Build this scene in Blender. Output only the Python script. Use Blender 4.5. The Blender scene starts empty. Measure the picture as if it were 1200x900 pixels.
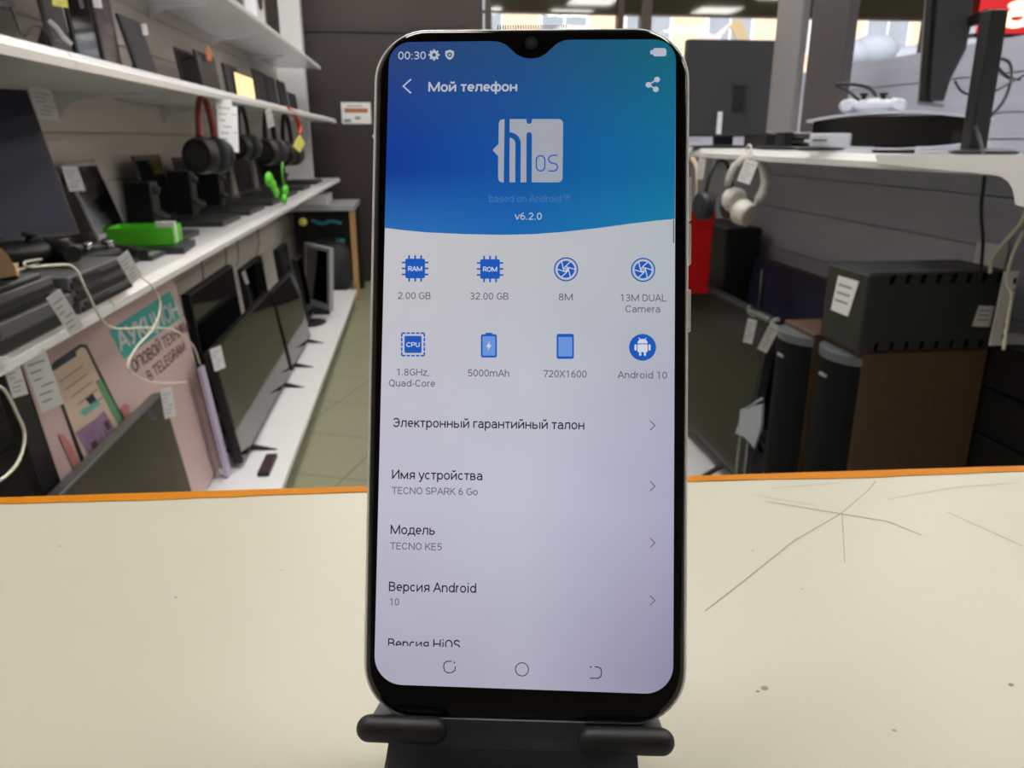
import bpy, bmesh, math, random
from mathutils import Vector, Matrix
random.seed(7)
SC = bpy.context.scene
COL = SC.collection
V = Vector
# ------------------------------------------------------------------ camera
F, CX, CY, HC = 900.0, 600.0, 450.0, 1.2
_f = V((485 - CX, 163 - CY, F)).normalized()
_p = math.atan(287 / F)
_u = V((0, -math.cos(_p), -math.sin(_p)))
_r = V((0.99267131, -0.03671476, 0.1151334))
CAM = V((0, 0, HC))
def ray(u, v):
    c = V((u - CX, v - CY, F))
    return V((_r.dot(c), _f.dot(c), _u.dot(c)))
def onx(u, v, x): r = ray(u, v); return CAM + r * (x / r.x)
def ony(u, v, y): r = ray(u, v); return CAM + r * (y / r.y)
def onz(u, v, z): r = ray(u, v); return CAM + r * ((z - HC) / r.z)
def onp(u, v, o, n): r = ray(u, v); return CAM + r * ((o - CAM).dot(n) / r.dot(n))
cd = bpy.data.cameras.new('camera'); cam = bpy.data.objects.new('camera', cd); COL.objects.link(cam)
cx_ = ray(CX + 1, CY) - ray(CX, CY); cy_ = ray(CX, CY - 1) - ray(CX, CY); cz_ = -ray(CX, CY).normalized()
cx_.normalize(); cy_.normalize()
M = Matrix((cx_, cy_, cz_)).transposed().to_4x4(); M.translation = CAM
cam.matrix_world = M
cd.sensor_width = 36; cd.lens = 36 * F / 1200; cd.clip_start = 0.01; cd.clip_end = 200
cd.dof.use_dof = True; cd.dof.focus_distance = 0.182; cd.dof.aperture_fstop = 34
SC.camera = cam
# ------------------------------------------------------------------ world, sun, exposure
SC.view_settings.view_transform = 'Standard'; SC.view_settings.look = 'None'
SC.view_settings.exposure = 0.0; SC.view_settings.gamma = 1.0; SC.view_settings.use_curve_mapping = False
w = bpy.data.worlds.new('sky'); SC.world = w; w.use_nodes = True
nt = w.node_tree; bg = nt.nodes['Background']
sk = nt.nodes.new('ShaderNodeTexSky'); sk.sky_type = 'HOSEK_WILKIE'; sk.turbidity = 8
sk.sun_direction = (-0.3, -0.7, 0.6)
nt.links.new(sk.outputs[0], bg.inputs[0]); bg.inputs[1].default_value = 2.6
sd = bpy.data.lights.new('sun', 'SUN'); sd.energy = 5; sd.angle = math.radians(3); sd.color = (1, .95, .88)
so = bpy.data.objects.new('sun', sd); COL.objects.link(so); so.location = (0, -5, 12)
so.rotation_euler = V((0.35, 0.8, -0.55)).to_track_quat('-Z', 'Y').to_euler()
LAMP = 15.0           # radiance of the ceiling panels
# ------------------------------------------------------------------ materials
def s2l(c): return tuple(((x / 255 + .055) / 1.055) ** 2.4 if x > 10 else x / 255 / 12.92 for x in c)
MATS = {}
def mat(name, rgb, rough=.5, metal=0, emit=0, spec=.5, noise=0, nscale=30, bump=0, stretch=(1, 1, 1), coat=0, alpha=1, trans=0):
    if name in MATS: return MATS[name]
    m = bpy.data.materials.new(name); m.use_nodes = True; t = m.node_tree; b = t.nodes['Principled BSDF']
    c = s2l(rgb) + (1,)
    b.inputs['Base Color'].default_value = c; b.inputs['Roughness'].default_value = rough
    b.inputs['Metallic'].default_value = metal; b.inputs['Specular IOR Level'].default_value = spec
    b.inputs['Coat Weight'].default_value = coat
    b.inputs['Alpha'].default_value = alpha; b.inputs['Transmission Weight'].default_value = trans
    if emit:
        b.inputs['Emission Color'].default_value = c; b.inputs['Emission Strength'].default_value = emit
    if noise or bump:
        tc = t.nodes.new('ShaderNodeTexCoord'); mp = t.nodes.new('ShaderNodeMapping'); n = t.nodes.new('ShaderNodeTexNoise')
        mp.inputs['Scale'].default_value = stretch; n.inputs['Scale'].default_value = nscale; n.inputs['Detail'].default_value = 5
        t.links.new(tc.outputs['Object'], mp.inputs[0]); t.links.new(mp.outputs[0], n.inputs['Vector'])
        if noise:
            mx = t.nodes.new('ShaderNodeMix'); mx.data_type = 'RGBA'
            mx.inputs[6].default_value = tuple(x * (1 - noise) for x in c[:3]) + (1,)
            mx.inputs[7].default_value = tuple(min(1, x * (1 + noise)) for x in c[:3]) + (1,)
            t.links.new(n.outputs['Fac'], mx.inputs[0]); t.links.new(mx.outputs[2], b.inputs['Base Color'])
        if bump:
            bp = t.nodes.new('ShaderNodeBump'); bp.inputs['Strength'].default_value = bump; bp.inputs['Distance'].default_value = .002
            t.links.new(n.outputs['Fac'], bp.inputs['Height']); t.links.new(bp.outputs[0], b.inputs['Normal'])
    MATS[name] = m; return m
BLK = mat('black_plastic', (22, 22, 24), .45, noise=.15, nscale=60)
BLK2 = mat('dark_grey_plastic', (46, 47, 50), .55, noise=.1, nscale=80)
GLS = mat('black_screen_glass', (10, 10, 14), .06, spec=.6, noise=.1, nscale=5)
NAVY = mat('dark_navy_screen', (44, 43, 62), .55, noise=.1, nscale=4, spec=.3)
WHT = mat('white_coated_steel', (236, 236, 240), .22, noise=.03, nscale=8)
PAP = mat('white_card', (235, 235, 240), .7, noise=.04, nscale=60)
INK = mat('printed_ink', (140, 140, 148), .7, noise=.2, nscale=200)
GRY = mat('silver_grey_plastic', (158, 159, 164), .4, noise=.05, nscale=30)
CHR = mat('chrome', (200, 202, 206), .2, 1, noise=.05)
WCB = mat('white_cable', (225, 220, 205), .5, noise=.05)
RED = mat('red_plastic', (215, 20, 22), .4, noise=.25, nscale=12)
BRN = mat('dark_brown_veneer', (88, 68, 50), .5, noise=.35, nscale=12, stretch=(12, 12, 1), bump=.1)
WOOD = mat('light_wood', (176, 136, 90), .5, noise=.2, nscale=14, stretch=(8, 8, 1))
GRN = mat('bright_green_plastic', (90, 205, 40), .4, noise=.08, nscale=40)
YEL = mat('yellow_paper', (232, 226, 110), .7, noise=.05)
CARD = mat('brown_cardboard', (170, 140, 105), .8, noise=.12, nscale=30)
# ------------------------------------------------------------------ mesh building
class MB:
    def __init__(s): s.v = []; s.f = []; s.sm = []
    def add(s, vs, fs, smooth=False):
        o = len(s.v); s.v += [V(p) for p in vs]; s.f += [tuple(i + o for i in f) for f in fs]; s.sm += [smooth] * len(fs); return s
    def obox(s, o, a, b, c):
        o, a, b, c = V(o), V(a), V(b), V(c)
        vs = [o, o + a, o + a + b, o + b, o + c, o + a + c, o + a + b + c, o + b + c]
        fs = [(0, 3, 2, 1), (4, 5, 6, 7), (0, 1, 5, 4), (1, 2, 6, 5), (2, 3, 7, 6), (3, 0, 4, 7)]
        if a.cross(b).dot(c) < 0: fs = [f[::-1] for f in fs]
        return s.add(vs, fs)
    def box(s, x0, x1, y0, y1, z0, z1): return s.obox((x0, y0, z0), (x1 - x0, 0, 0), (0, y1 - y0, 0), (0, 0, z1 - z0))
    def prism(s, pts, d, smooth=False):            # polygon (list of points) extruded by vector d
        n = len(pts); d = V(d); pts = [V(p) for p in pts]
        nn = V((0, 0, 0))
        for i in range(n): nn += pts[i].cross(pts[(i + 1) % n])
        if nn.dot(d) > 0: pts = pts[::-1]
        s.add(pts + [p + d for p in pts], [tuple(range(n)), tuple(range(2 * n - 1, n - 1, -1))] + [(i, i + n, (i + 1) % n + n, (i + 1) % n)[::1] for i in range(n)], smooth)
        return s
    def flat(s, pts): return s.add(pts, [tuple(range(len(pts)))])
    def tube(s, pts, r, n=8, smooth_path=True):
        P = [V(p) for p in pts]
        if smooth_path and len(P) > 2:
            Q = []
            for i in range(len(P) - 1):
                a, b, c, d = P[max(i - 1, 0)], P[i], P[i + 1], P[min(i + 2, len(P) - 1)]
                for k in range(8):
                    t = k / 8
                    Q.append(.5 * ((2 * b) + (c - a) * t + (2 * a - 5 * b + 4 * c - d) * t * t + (3 * b - a - 3 * c + d) * t ** 3))
            Q.append(P[-1]); P = Q
        rr = r if isinstance(r, (list, tuple)) else None
        vs = []; up = None
        for i, p in enumerate(P):
            t = (P[min(i + 1, len(P) - 1)] - P[max(i - 1, 0)]).normalized()
            if up is None: up = t.orthogonal().normalized()
            up = (up - t * up.dot(t)).normalized(); sd_ = t.cross(up)
            R = r if rr is None else rr[0] + (rr[1] - rr[0]) * i / (len(P) - 1)
            for k in range(n):
                a = 2 * math.pi * k / n; vs.append(p + up * (R * math.cos(a)) + sd_ * (R * math.sin(a)))
        m = len(P)
        fs = [(i * n + k, i * n + (k + 1) % n, (i + 1) * n + (k + 1) % n, (i + 1) * n + k) for i in range(m - 1) for k in range(n)]
        fs += [tuple(range(n))[::-1], tuple((m - 1) * n + k for k in range(n))]
        s.add(vs, fs, True); s.sm[-2:] = [False, False]; return s
    def ell(s, c, ax, ay, az, nu=20, nv=12, p=1.0):   # (super)ellipsoid from three half-axis vectors
        c, ax, ay, az = V(c), V(ax), V(ay), V(az); vs = []; fs = []
        sg = lambda q: math.copysign(abs(q) ** p, q)
        for j in range(nv + 1):
            th = -math.pi / 2 + math.pi * j / nv
            for i in range(nu):
                a = 2 * math.pi * i / nu
                vs.append(c + ax * sg(math.cos(a)) * sg(math.cos(th)) + ay * sg(math.sin(a)) * sg(math.cos(th)) + az * sg(math.sin(th)))
        for j in range(nv):
            for i in range(nu): fs.append((j * nu + i, j * nu + (i + 1) % nu, (j + 1) * nu + (i + 1) % nu, (j + 1) * nu + i))
        return s.add(vs, fs, True)
    def cyl(s, a, b, r, n=24, r2=None):
        return s.tube([a, b], [r, r if r2 is None else r2], n)
def build(name, mb, m, parent=None, origin=None, bev=0, auto=False):
    me = bpy.data.meshes.new(name)
    org = V(origin) if origin is not None else (V(parent['org']) if parent is not None else V((0, 0, 0)))
    me.from_pydata([tuple(p - org) for p in mb.v], [], mb.f)
    for p, q in zip(me.polygons, mb.sm): p.use_smooth = q
    me.materials.append(m); me.validate()
    bm = bmesh.new(); bm.from_mesh(me); bmesh.ops.remove_doubles(bm, verts=bm.verts, dist=1e-7)
    if bm.faces and not all(len(e.link_faces) < 2 for e in bm.edges): bmesh.ops.recalc_face_normals(bm, faces=bm.faces)
    bm.to_mesh(me); bm.free()
    o = bpy.data.objects.new(name, me); COL.objects.link(o)
    if parent is not None: o.parent = parent; o['org'] = tuple(parent['org'])
    else: o.location = org; o['org'] = tuple(org)
    if bev:
        b = o.modifiers.new('bevel', 'BEVEL'); b.width = bev; b.segments = 3; b.limit_method = 'ANGLE'; b.angle_limit = math.radians(40)
    return o
def thing(name, label, cat, loc, group=None):
    o = bpy.data.objects.new(name, None); COL.objects.link(o); o.location = V(loc); o.empty_display_size = .05
    o['org'] = tuple(loc); o['label'] = label; o['category'] = cat
    if group: o['group'] = group
    return o
def tag(o, label, cat, group=None, kind=None):
    o['label'] = label; o['category'] = cat
    if group: o['group'] = group
    if kind: o['kind'] = kind
    return o
def solo(name, mb, m, label, cat, loc, group=None, bev=0): return tag(build(name, mb, m, None, loc, bev), label, cat, group)
def struct(name, mb, m, bev=0):
    o = build(name, mb, m, None, (0, 0, 0), bev); o['kind'] = 'structure'; return o
def copy_tree(o, off, parent=None):
    c = o.copy(); COL.objects.link(c)
    if parent is None: c.location = o.location + V(off)
    else: c.parent = parent
    for ch in list(o.children): copy_tree(ch, off, c)
    return c
X_, Y_, Z_ = V((1, 0, 0)), V((0, 1, 0)), V((0, 0, 1))
def Ar(cx, cy, rx, ry, a0, a1, n=12): return [(cx + rx * math.cos(math.radians(a0 + (a1 - a0) * k / n)), cy + ry * math.sin(math.radians(a0 + (a1 - a0) * k / n))) for k in range(n + 1)]
def El(cx, cy, rx, ry): return Ar(cx, cy, rx, ry, 0, 360, 24)
def Vt(x, a=0, b_=1): return [(x, a), (x, b_)]
GL = {' ': (.35, []),
 'A': (.92, [[(.05, 0), (.46, .97), (.87, 0)], [(.2, .33), (.72, .33)]]),
 'B': (.88, [Vt(.14), [(.14, .94), (.45, .94)] + Ar(.45, .73, .25, .21, 90, -90) + [(.14, .52)], [(.45, .52)] + Ar(.48, .29, .27, .23, 90, -90) + [(.14, .06)]]),
 'C': (.92, [Ar(.48, .5, .36, .44, 35, 325, 20)]),
 'D': (.93, [[(.14, .06), (.14, .94), (.42, .94)] + Ar(.42, .5, .37, .44, 90, -90) + [(.14, .06)]]),
 'E': (.80, [[(.72, .94), (.14, .94), (.14, .06), (.73, .06)], [(.14, .52), (.66, .52)]]),
 'F': (.78, [[(.72, .94), (.14, .94), (.14, 0)], [(.14, .48), (.64, .48)]]),
 'G': (.95, [Ar(.49, .5, .36, .44, 40, 312, 20) + [(.84, .2), (.84, .46), (.52, .46)]]),
 'H': (1.0, [Vt(.14), Vt(.86), [(.14, .52), (.86, .52)]]),
 'K': (.88, [Vt(.14), [(.78, 1), (.17, .40)], [(.34, .56), (.82, 0)]]),
 'L': (.76, [[(.14, 1), (.14, .06), (.70, .06)]]),
 'M': (1.23, [[(.14, 0), (.14, .95), (.615, .08), (1.09, .95), (1.09, 0)]]),
 'N': (1.0, [[(.14, 0), (.14, .95), (.86, .05), (.86, 1)]]),
 'O': (.97, [El(.485, .5, .37, .44)]),
 'P': (.89, [Vt(.14), [(.14, .94), (.5, .94)] + Ar(.5, .685, .27, .255, 90, -90) + [(.14, .43)]]),
 'Q': (.97, [El(.485, .5, .37, .44), [(.55, .2), (.86, -.1)]]),
 'R': (.88, [Vt(.14), [(.14, .94), (.5, .94)] + Ar(.5, .70, .26, .24, 90, -90) + [(.14, .46)], [(.48, .46), (.80, 0)]]),
 'S': (.83, [Ar(.42, .725, .29, .215, 15, 225) + Ar(.42, .275, .30, .215, 55, -165)]),
 'T': (.84, [[(.02, .94), (.82, .94)], Vt(.42)]),
 'U': (.91, [[(.13, 1), (.13, .35)] + Ar(.455, .35, .325, .29, 180, 360) + [(.78, 1)]]),
 'X': (.88, [[(.08, 1), (.80, 0)], [(.80, 1), (.08, 0)]]),
 '0': (.79, [El(.395, .5, .27, .44)]), '1': (.79, [[(.14, .80), (.44, .94), (.44, 0)]]),
 '2': (.79, [Ar(.39, .70, .26, .24, 165, -30) + [(.13, .06), (.70, .06)]]),
 '3': (.79, [Ar(.37, .73, .26, .21, 150, -80) + [(.28, .52)], [(.28, .52)] + Ar(.37, .28, .28, .22, 80, -150)]),
 '4': (.79, [[(.56, 0), (.56, .95), (.08, .28), (.74, .28)]]),
 '5': (.79, [[(.66, .94), (.22, .94), (.17, .50)] + Ar(.39, .32, .27, .26, 130, -150)]),
 '6': (.79, [El(.40, .31, .26, .25), [(.14, .33)] + Ar(.62, .40, .48, .55, 180, 100)]),
 '7': (.79, [[(.06, .94), (.70, .94), (.28, 0)]]), '8': (.79, [El(.395, .74, .23, .20), El(.395, .28, .27, .22)]),
 '.': (.34, [[(.15, 0), (.15, .14)]]), ',': (.30, [[(.16, .12), (.10, -.14)]]), ':': (.34, [[(.15, 0), (.15, .14)], [(.15, .56), (.15, .70)]]), '-': (.42, [[(.04, .38), (.36, .38)]]),
 'a': (.77, [[(.62, 0), (.62, .45)] + Ar(.37, .46, .25, .22, 0, 150), [(.62, .42), (.40, .42)] + Ar(.36, .24, .24, .18, 90, 300) + [(.62, .2)]]),
 'b': (.80, [Vt(.13, 0, 1.04), El(.41, .37, .27, .31)]), 'd': (.80, [Vt(.67, 0, 1.04), El(.39, .37, .27, .31)]),
 'c': (.73, [Ar(.39, .37, .27, .31, 45, 315, 16)]),
 'e': (.75, [[(.12, .38), (.64, .38)] + Ar(.38, .38, .26, .30, 0, 310, 18)]),
 'h': (.78, [Vt(.13, 0, 1.04), [(.13, .4)] + Ar(.385, .42, .255, .26, 180, 0) + [(.64, 0)]]),
 'i': (.34, [Vt(.17, 0, .74), Vt(.17, .91, 1.05)]),
 'm': (1.24, [Vt(.13, 0, .74), [(.13, .42)] + Ar(.37, .46, .24, .22, 180, 0) + [(.61, 0)], [(.61, .42)] + Ar(.85, .46, .24, .22, 180, 0) + [(1.09, 0)]]),
 'n': (.78, [Vt(.13, 0, .74), [(.13, .4)] + Ar(.385, .42, .255, .26, 180, 0) + [(.64, 0)]]),
 'o': (.80, [El(.40, .37, .28, .31)]), 'p': (.79, [Vt(.13, -.28, .74), El(.41, .37, .27, .31)]),
 'r': (.48, [Vt(.13, 0, .74), [(.13, .44)] + Ar(.37, .42, .24, .26, 170, 85, 6)]),
 's': (.73, [Ar(.37, .525, .24, .155, 20, 230) + Ar(.37, .215, .25, .155, 55, -160)]),
 'u': (.78, [[(.13, .74), (.13, .3)] + Ar(.38, .3, .25, .24, 180, 360), Vt(.64, 0, .74)]),
 'v': (.70, [[(.04, .74), (.35, .04), (.66, .74)]]),
 'z': (.70, [[(.08, .68), (.60, .68), (.08, .06), (.64, .06)]]),
 'y': (.68, [[(.04, .74), (.35, .05)], [(.65, .74), (.33, -.07), (.24, -.21), (.08, -.24)]]),
 'и': (.82, [Vt(.13, 0, .74), [(.13, .07), (.68, .67)], Vt(.68, 0, .74)]),
 'й': (.82, [Vt(.13, 0, .74), [(.13, .07), (.68, .67)], Vt(.68, 0, .74), Ar(.40, 1.04, .16, .14, 190, 350)]),
 'т': (.67, [[(.04, .68), (.63, .68)], Vt(.335, 0, .74)]), 'л': (.80, [[(.04, .06), (.13, .07), (.20, .25), (.22, .68), (.66, .68), (.66, 0)]]),
 'ф': (1.05, [Vt(.525, -.28, 1.04), El(.30, .37, .20, .31), El(.75, .37, .20, .31)]),
 'н': (.82, [Vt(.13, 0, .74), Vt(.68, 0, .74), [(.13, .38), (.68, .38)]]),
 'Э': (.92, [Ar(.42, .5, .36, .44, 145, -145, 20), [(.30, .51), (.78, .51)]]),
 'к': (.72, [Vt(.13, 0, .74), [(.62, .74), (.17, .33)], [(.30, .43), (.67, 0)]]),
 'ы': (1.08, [[(.13, .74), (.13, .06), (.40, .06)] + Ar(.42, .24, .2, .18, -90, 90) + [(.13, .42)], Vt(.93, 0, .74)]),
 'ь': (.76, [[(.13, .74), (.13, .06), (.40, .06)] + Ar(.42, .24, .2, .18, -90, 90) + [(.13, .42)]]),
 'г': (.56, [[(.54, .68), (.13, .68), (.13, 0)]]),
 'я': (.78, [Vt(.64, 0, .74), [(.64, .68), (.38, .68)] + Ar(.36, .49, .2, .19, 90, 270) + [(.64, .30)], [(.38, .3), (.10, 0)]]),
 'м': (1.0, [[(.13, 0), (.13, .68), (.5, .08), (.87, .68), (.87, 0)]]),
 'И': (1.0, [Vt(.14), [(.14, .06), (.86, .94)], Vt(.86)]), 'Й': (1.0, [Vt(.14), [(.14, .06), (.86, .94)], Vt(.86), Ar(.5, 1.25, .18, .14, 190, 350)]),
 'д': (.85, [[(.06, -.18), (.06, .06), (.80, .06), (.80, -.18)], [(.2, .06), (.27, .3), (.28, .68), (.68, .68), (.68, .06)]]),
 'в': (.76, [[(.13, 0), (.13, .68), (.40, .68)] + Ar(.40, .53, .17, .15, 90, -90) + [(.13, .38)], [(.40, .38)] + Ar(.42, .22, .2, .16, 90, -90) + [(.13, .06)]]),
 'П': (1.0, [[(.14, 0), (.14, .94), (.86, .94), (.86, 0)]]), 'Ц': (1.0, [[(.14, 1), (.14, .06), (.92, .06), (.92, -.2)], Vt(.78)]),
 'У': (.88, [[(.05, 1), (.46, .32)], [(.84, 1), (.44, .18), (.32, .06), (.14, .06)]]),
 '™': (1.5, [[(.0, .94), (.5, .94)], Vt(.25), [(.65, 0), (.65, .95), (.95, .3), (1.25, .95), (1.25, 0)]])}
for a_, b_ in zip('МоерасуВТЕХОКНАР', 'MoepacyBTEXOKHAP'): GL[a_] = GL[b_]
def text_on(mb, txt, p0, xv, yv, weight=.125, clip=None, bear=.10):
    """grotesque lettering: stroke centre lines widened; ink from p0 over xv wide, cap height yv"""
    tot = sum(GL[c][0] for c in txt) - 2 * bear; h = weight / 2; x0 = -bear
    def mp(x, y):
        if clip is not None: y = max(y, clip)
        return p0 + xv * (x / tot) + yv * y
    for c in txt:
        adv, strokes = GL[c]
        for st_ in strokes:
            n = len(st_)
            for (xa, ya), (xb, yb) in zip(st_, st_[1:]):
                if clip is not None and max(ya, yb) < clip: continue
                d = math.hypot(xb - xa, yb - ya)
                if d < 1e-6: continue
                nx, ny = -(yb - ya) / d * h, (xb - xa) / d * h
                mb.add([mp(x0 + xa - nx, ya - ny), mp(x0 + xb - nx, yb - ny), mp(x0 + xb + nx, yb + ny), mp(x0 + xa + nx, ya + ny)], [(0, 1, 2, 3)])
            for (xa, ya) in st_[1:-1]:
                if clip is not None and ya < clip: continue
                mb.add([mp(x0 + xa + h * math.cos(k * math.pi / 4), ya + h * math.sin(k * math.pi / 4)) for k in range(8)], [tuple(range(8))])
        x0 += adv

# ================================================================== THE SETTING
YB = 6.9                       # wall at the far end
floor_m = bpy.data.materials.new('olive_floor_tiles'); floor_m.use_nodes = True
t = floor_m.node_tree; b = t.nodes['Principled BSDF']; b.inputs['Roughness'].default_value = .28
tc = t.nodes.new('ShaderNodeTexCoord'); mp = t.nodes.new('ShaderNodeMapping'); mp.inputs['Rotation'].default_value = (0, 0, .35)
br = t.nodes.new('ShaderNodeTexBrick'); br.offset = 0; br.inputs['Scale'].default_value = 1
br.inputs['Brick Width'].default_value = .4; br.inputs['Row Height'].default_value = .4; br.inputs['Mortar Size'].default_value = .003
br.inputs['Color1'].default_value = s2l((140, 141, 116)) + (1,); br.inputs['Color2'].default_value = s2l((146, 146, 122)) + (1,)
br.inputs['Mortar'].default_value = s2l((95, 95, 78)) + (1,)
t.links.new(tc.outputs['Object'], mp.inputs[0]); t.links.new(mp.outputs[0], br.inputs[0]); t.links.new(br.outputs[0], b.inputs['Base Color'])
struct('floor', MB().box(-1.1, 6, -2.2, YB + .2, -.1, 0), floor_m)
struct('ceiling', MB().box(-1.1, 6, -2.2, YB + .2, 2.9, 3.0), mat('ceiling_paint', (150, 144, 126), .8, noise=.05, nscale=3))
plank = mat('grey_laminate_planks', (205, 198, 190), .38, noise=.16, nscale=3, stretch=(1, 1, 14), bump=.03)
m = MB(); m.box(-1.12, -1.045, -2.2, YB, 0, 2.9); z = .02
while z < 2.88:
    m.box(-1.045, -1.03, -2.2, YB, z, min(z + .146, 2.9)); z += .15
struct('wall_left', m, plank)
struct('wall_right', MB().box(5.95, 6.05, -2.2, YB, 0, 2.9), mat('side_paint', (140, 136, 130), .8, noise=.04))
struct('wall_front', MB().box(-1.1, 6, -2.3, -2.2, 0, 2.9), mat('rear_paint', (120, 112, 104), .8, noise=.04))
bw = mat('dark_brown_wall', (62, 50, 50), .5, noise=.1, nscale=3)
m = MB(); m.box(-1.1, .60, YB, YB + .1, 0, 2.9); m.box(.60, 6, YB, YB + .1, 0, .85); m.box(.60, 6, YB, YB + .1, 2.78, 2.9)
struct('wall_back', m, bw)
m = MB(); m.box(-.86, .40, YB - .04, YB, .02, 2.02)
d = struct('door_1', m, mat('dark_brown_door', (50, 41, 42), .45, noise=.1, nscale=4))
m = MB(); m.box(-.92, .46, YB - .06, YB - .045 + .045, 2.02, 2.08)
struct('trim_1', m, mat('door_head_trim', (44, 34, 34), .4, noise=.1))
# white end column of the left wall
m = MB(); m.box(-1.03, -.83, 6.60, 6.72, 0, 2.9); struct('trim_2', m, mat('white_column_paint', (214, 214, 218), .6, noise=.03))
# window: frame, dark transom panes, clear lower panes
fr = mat('brown_window_frame', (70, 58, 52), .4, noise=.1)
m = MB(); zt = onz(850, 18, 0).z
ZT = ony(850, 20, YB).z
m.box(.60, 6, YB - .03, YB + .06, .85, .92); m.box(.60, 6, YB - .01, YB + .06, ZT, ZT + .015); m.box(.60, 6, YB - .03, YB + .06, 2.72, 2.78)
for u in (572, 727, 757, 935, 1090):
    x = ony(u, 10, YB).x; wd = .05 if u != 757 else .09; m.box(x - wd / 2, x + wd / 2, YB - .035, YB + .065, .85, 2.78)
win = struct('window_1', m, fr)
tg = mat('dark_tinted_glass', (58, 54, 42), .05, spec=.9, noise=.06, nscale=2)
g = build('transom_pane', MB().box(.62, 5.98, YB + .01, YB + .02, ZT + .015, 2.72), tg, win)
glass = bpy.data.materials.new('clear_pane'); glass.use_nodes = True; t = glass.node_tree
t.nodes.remove(t.nodes['Principled BSDF']); mx = t.nodes.new('ShaderNodeMixShader'); tr = t.nodes.new('ShaderNodeBsdfTransparent'); gl = t.nodes.new('ShaderNodeBsdfGlossy')
gl.inputs['Roughness'].default_value = .02; mx.inputs[0].default_value = .05
t.links.new(tr.outputs[0], mx.inputs[1]); t.links.new(gl.outputs[0], mx.inputs[2]); t.links.new(mx.outputs[0], t.nodes['Material Output'].inputs[0])
build('pane', MB().box(.62, 5.98, YB + .01, YB + .016, .92, ZT), glass, win)
# ceiling lamps (the two nearest the window are mirrored in the transom)
lampm = mat('lamp_diffuser', (255, 252, 244), .5, emit=LAMP)
def ceiling_light(x, y, label):
    o = thing('ceiling_light', label, 'ceiling light', (x, y, 2.9), 'square ceiling panel lights')
    m = MB(); s = .31
    for a, b_, c, d_ in ((-s, s, -s, -s + .02), (-s, s, s - .02, s), (-s, -s + .02, -s, s), (s - .02, s, -s, s)): m.box(x + a, x + b_, y + c, y + d_, 2.875, 2.9)
    build('frame', m, WHT, o); build('diffuser', MB().box(x - s + .02, x + s - .02, y - s + .02, y + s - .02, 2.88, 2.895), lampm, o)
    return o
def mir(u, v):
    p = onz(u, v, 2.88); return p.x, 2 * YB - p.y
lm = [mir(668, 15), mir(695, 1), mir(840, 12)]
lamp_list = [lm[0], lm[1], lm[2]]
for x in (-.35, .95, 2.6, 4.4):
    for y in (.7, 2.3, 5.6):
        if all(abs(x - a) > .75 or abs(y - b_) > .75 for a, b_ in lamp_list): lamp_list.append((x, y))
lamp_list += [(-.35, 3.9), (4.6, 3.9)]
for i, (x, y) in enumerate(lamp_list):
    ceiling_light(x, y, 'square white glowing panel light set in the shop ceiling')

# ================================================================== OUTSIDE
solo('snowy_street', MB().box(-8, 40, YB + .4, 60, -.6, -.5), mat('snow', (225, 228, 235), .7, noise=.08, nscale=1), 'snow-covered street beyond the shop window', 'street', (10, 12, -.5))['kind'] = 'structure'
bl = thing('apartment_building', 'pale orange apartment block across the street, seen through the window', 'building', (14, 26, -.5))
build('facade', MB().box(-6, 36, 26, 30, -.5, 12), mat('pale_orange_plaster', (238, 208, 178), .8, noise=.08, nscale=.6), bl)
wm = mat('facade_window_glass', (150, 160, 175), .2, noise=.2, nscale=2); wf = mat('facade_window_trim', (240, 235, 230), .6, noise=.04)
for zz in (.8, 3.9, 7.0):
    for k in range(14):
        x = -4 + k * 2.7
        wo = build('window_frame', MB().box(x - .1, x + 1.5, 25.92, 26, zz - .1, zz + 1.6), wf, bl)
        mm = MB(); mm.box(x, x + .66, 25.88, 25.93, zz, zz + 1.5); mm.box(x + .74, x + 1.4, 25.88, 25.93, zz, zz + 1.5)
        build('window_pane', mm, wm, wo)
# parked white van outside
vn = thing('van', 'snow-dusted white van parked across the street outside the window', 'van', (9.3, 14, -.5))
m = MB(); pr = [(7.6, -.2), (7.6, 1.75), (10.2, 1.8), (10.9, .95), (11.7, .75), (11.75, -.2)]
m.prism([(x, 13.2, z) for x, z in pr], (0, 1.8, 0)); build('body', m, mat('white_car_paint', (235, 236, 240), .3, noise=.03), vn, bev=.08)
m = MB(); m.prism([(9.2, 13.19, 1.0), (9.2, 13.19, 1.6), (10.05, 13.19, 1.6), (10.6, 13.19, 1.0)], (0, .02, 0)); build('side_window', m, GLS, vn)
for x in (8.4, 10.9):
    build('wheel', MB().cyl((x, 13.15, -.17), (x, 13.4, -.17), .33), BLK, vn)
fl = YB + 3.5
for nm, lab, pts_, mm_ in (('feather_flag', 'tan curved flag standing outside the window above the charcoal monitor', ((864, 20), (870, 25), (875, 34), (879, 60), (864, 60), (862, 42), (855, 31)), mat('tan_cloth', (190, 172, 138), .8, noise=.1)),
                          ('cloth_banner', 'white folded cloth banner outside the window beside the tan flag', ((817, 60), (819, 38), (825, 25), (828, 38), (838, 41), (858, 24), (845, 44), (843, 60)), mat('white_cloth', (226, 214, 222), .8, noise=.12, nscale=12))):
    q_ = [ony(u, v, fl) for u, v in pts_]; o = thing(nm, lab, 'flag', V((q_[-1].x, fl, -.5)))
    build('cloth', MB().prism(q_, (0, .02, 0)), mm_, o); build('pole', MB().cyl(V((q_[3].x - .05, fl + .04, -.5)), V((q_[3].x - .05, fl + .04, q_[3].z + .05)), .015, 10), GRY, o)
sb_ = thing('snow_bank', 'pale bluish snow heap outside the window right of the dark grey monitor', 'snow', ony(1030, 110, 10.5) * 1.0)
m = MB(); random.seed(3)
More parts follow.
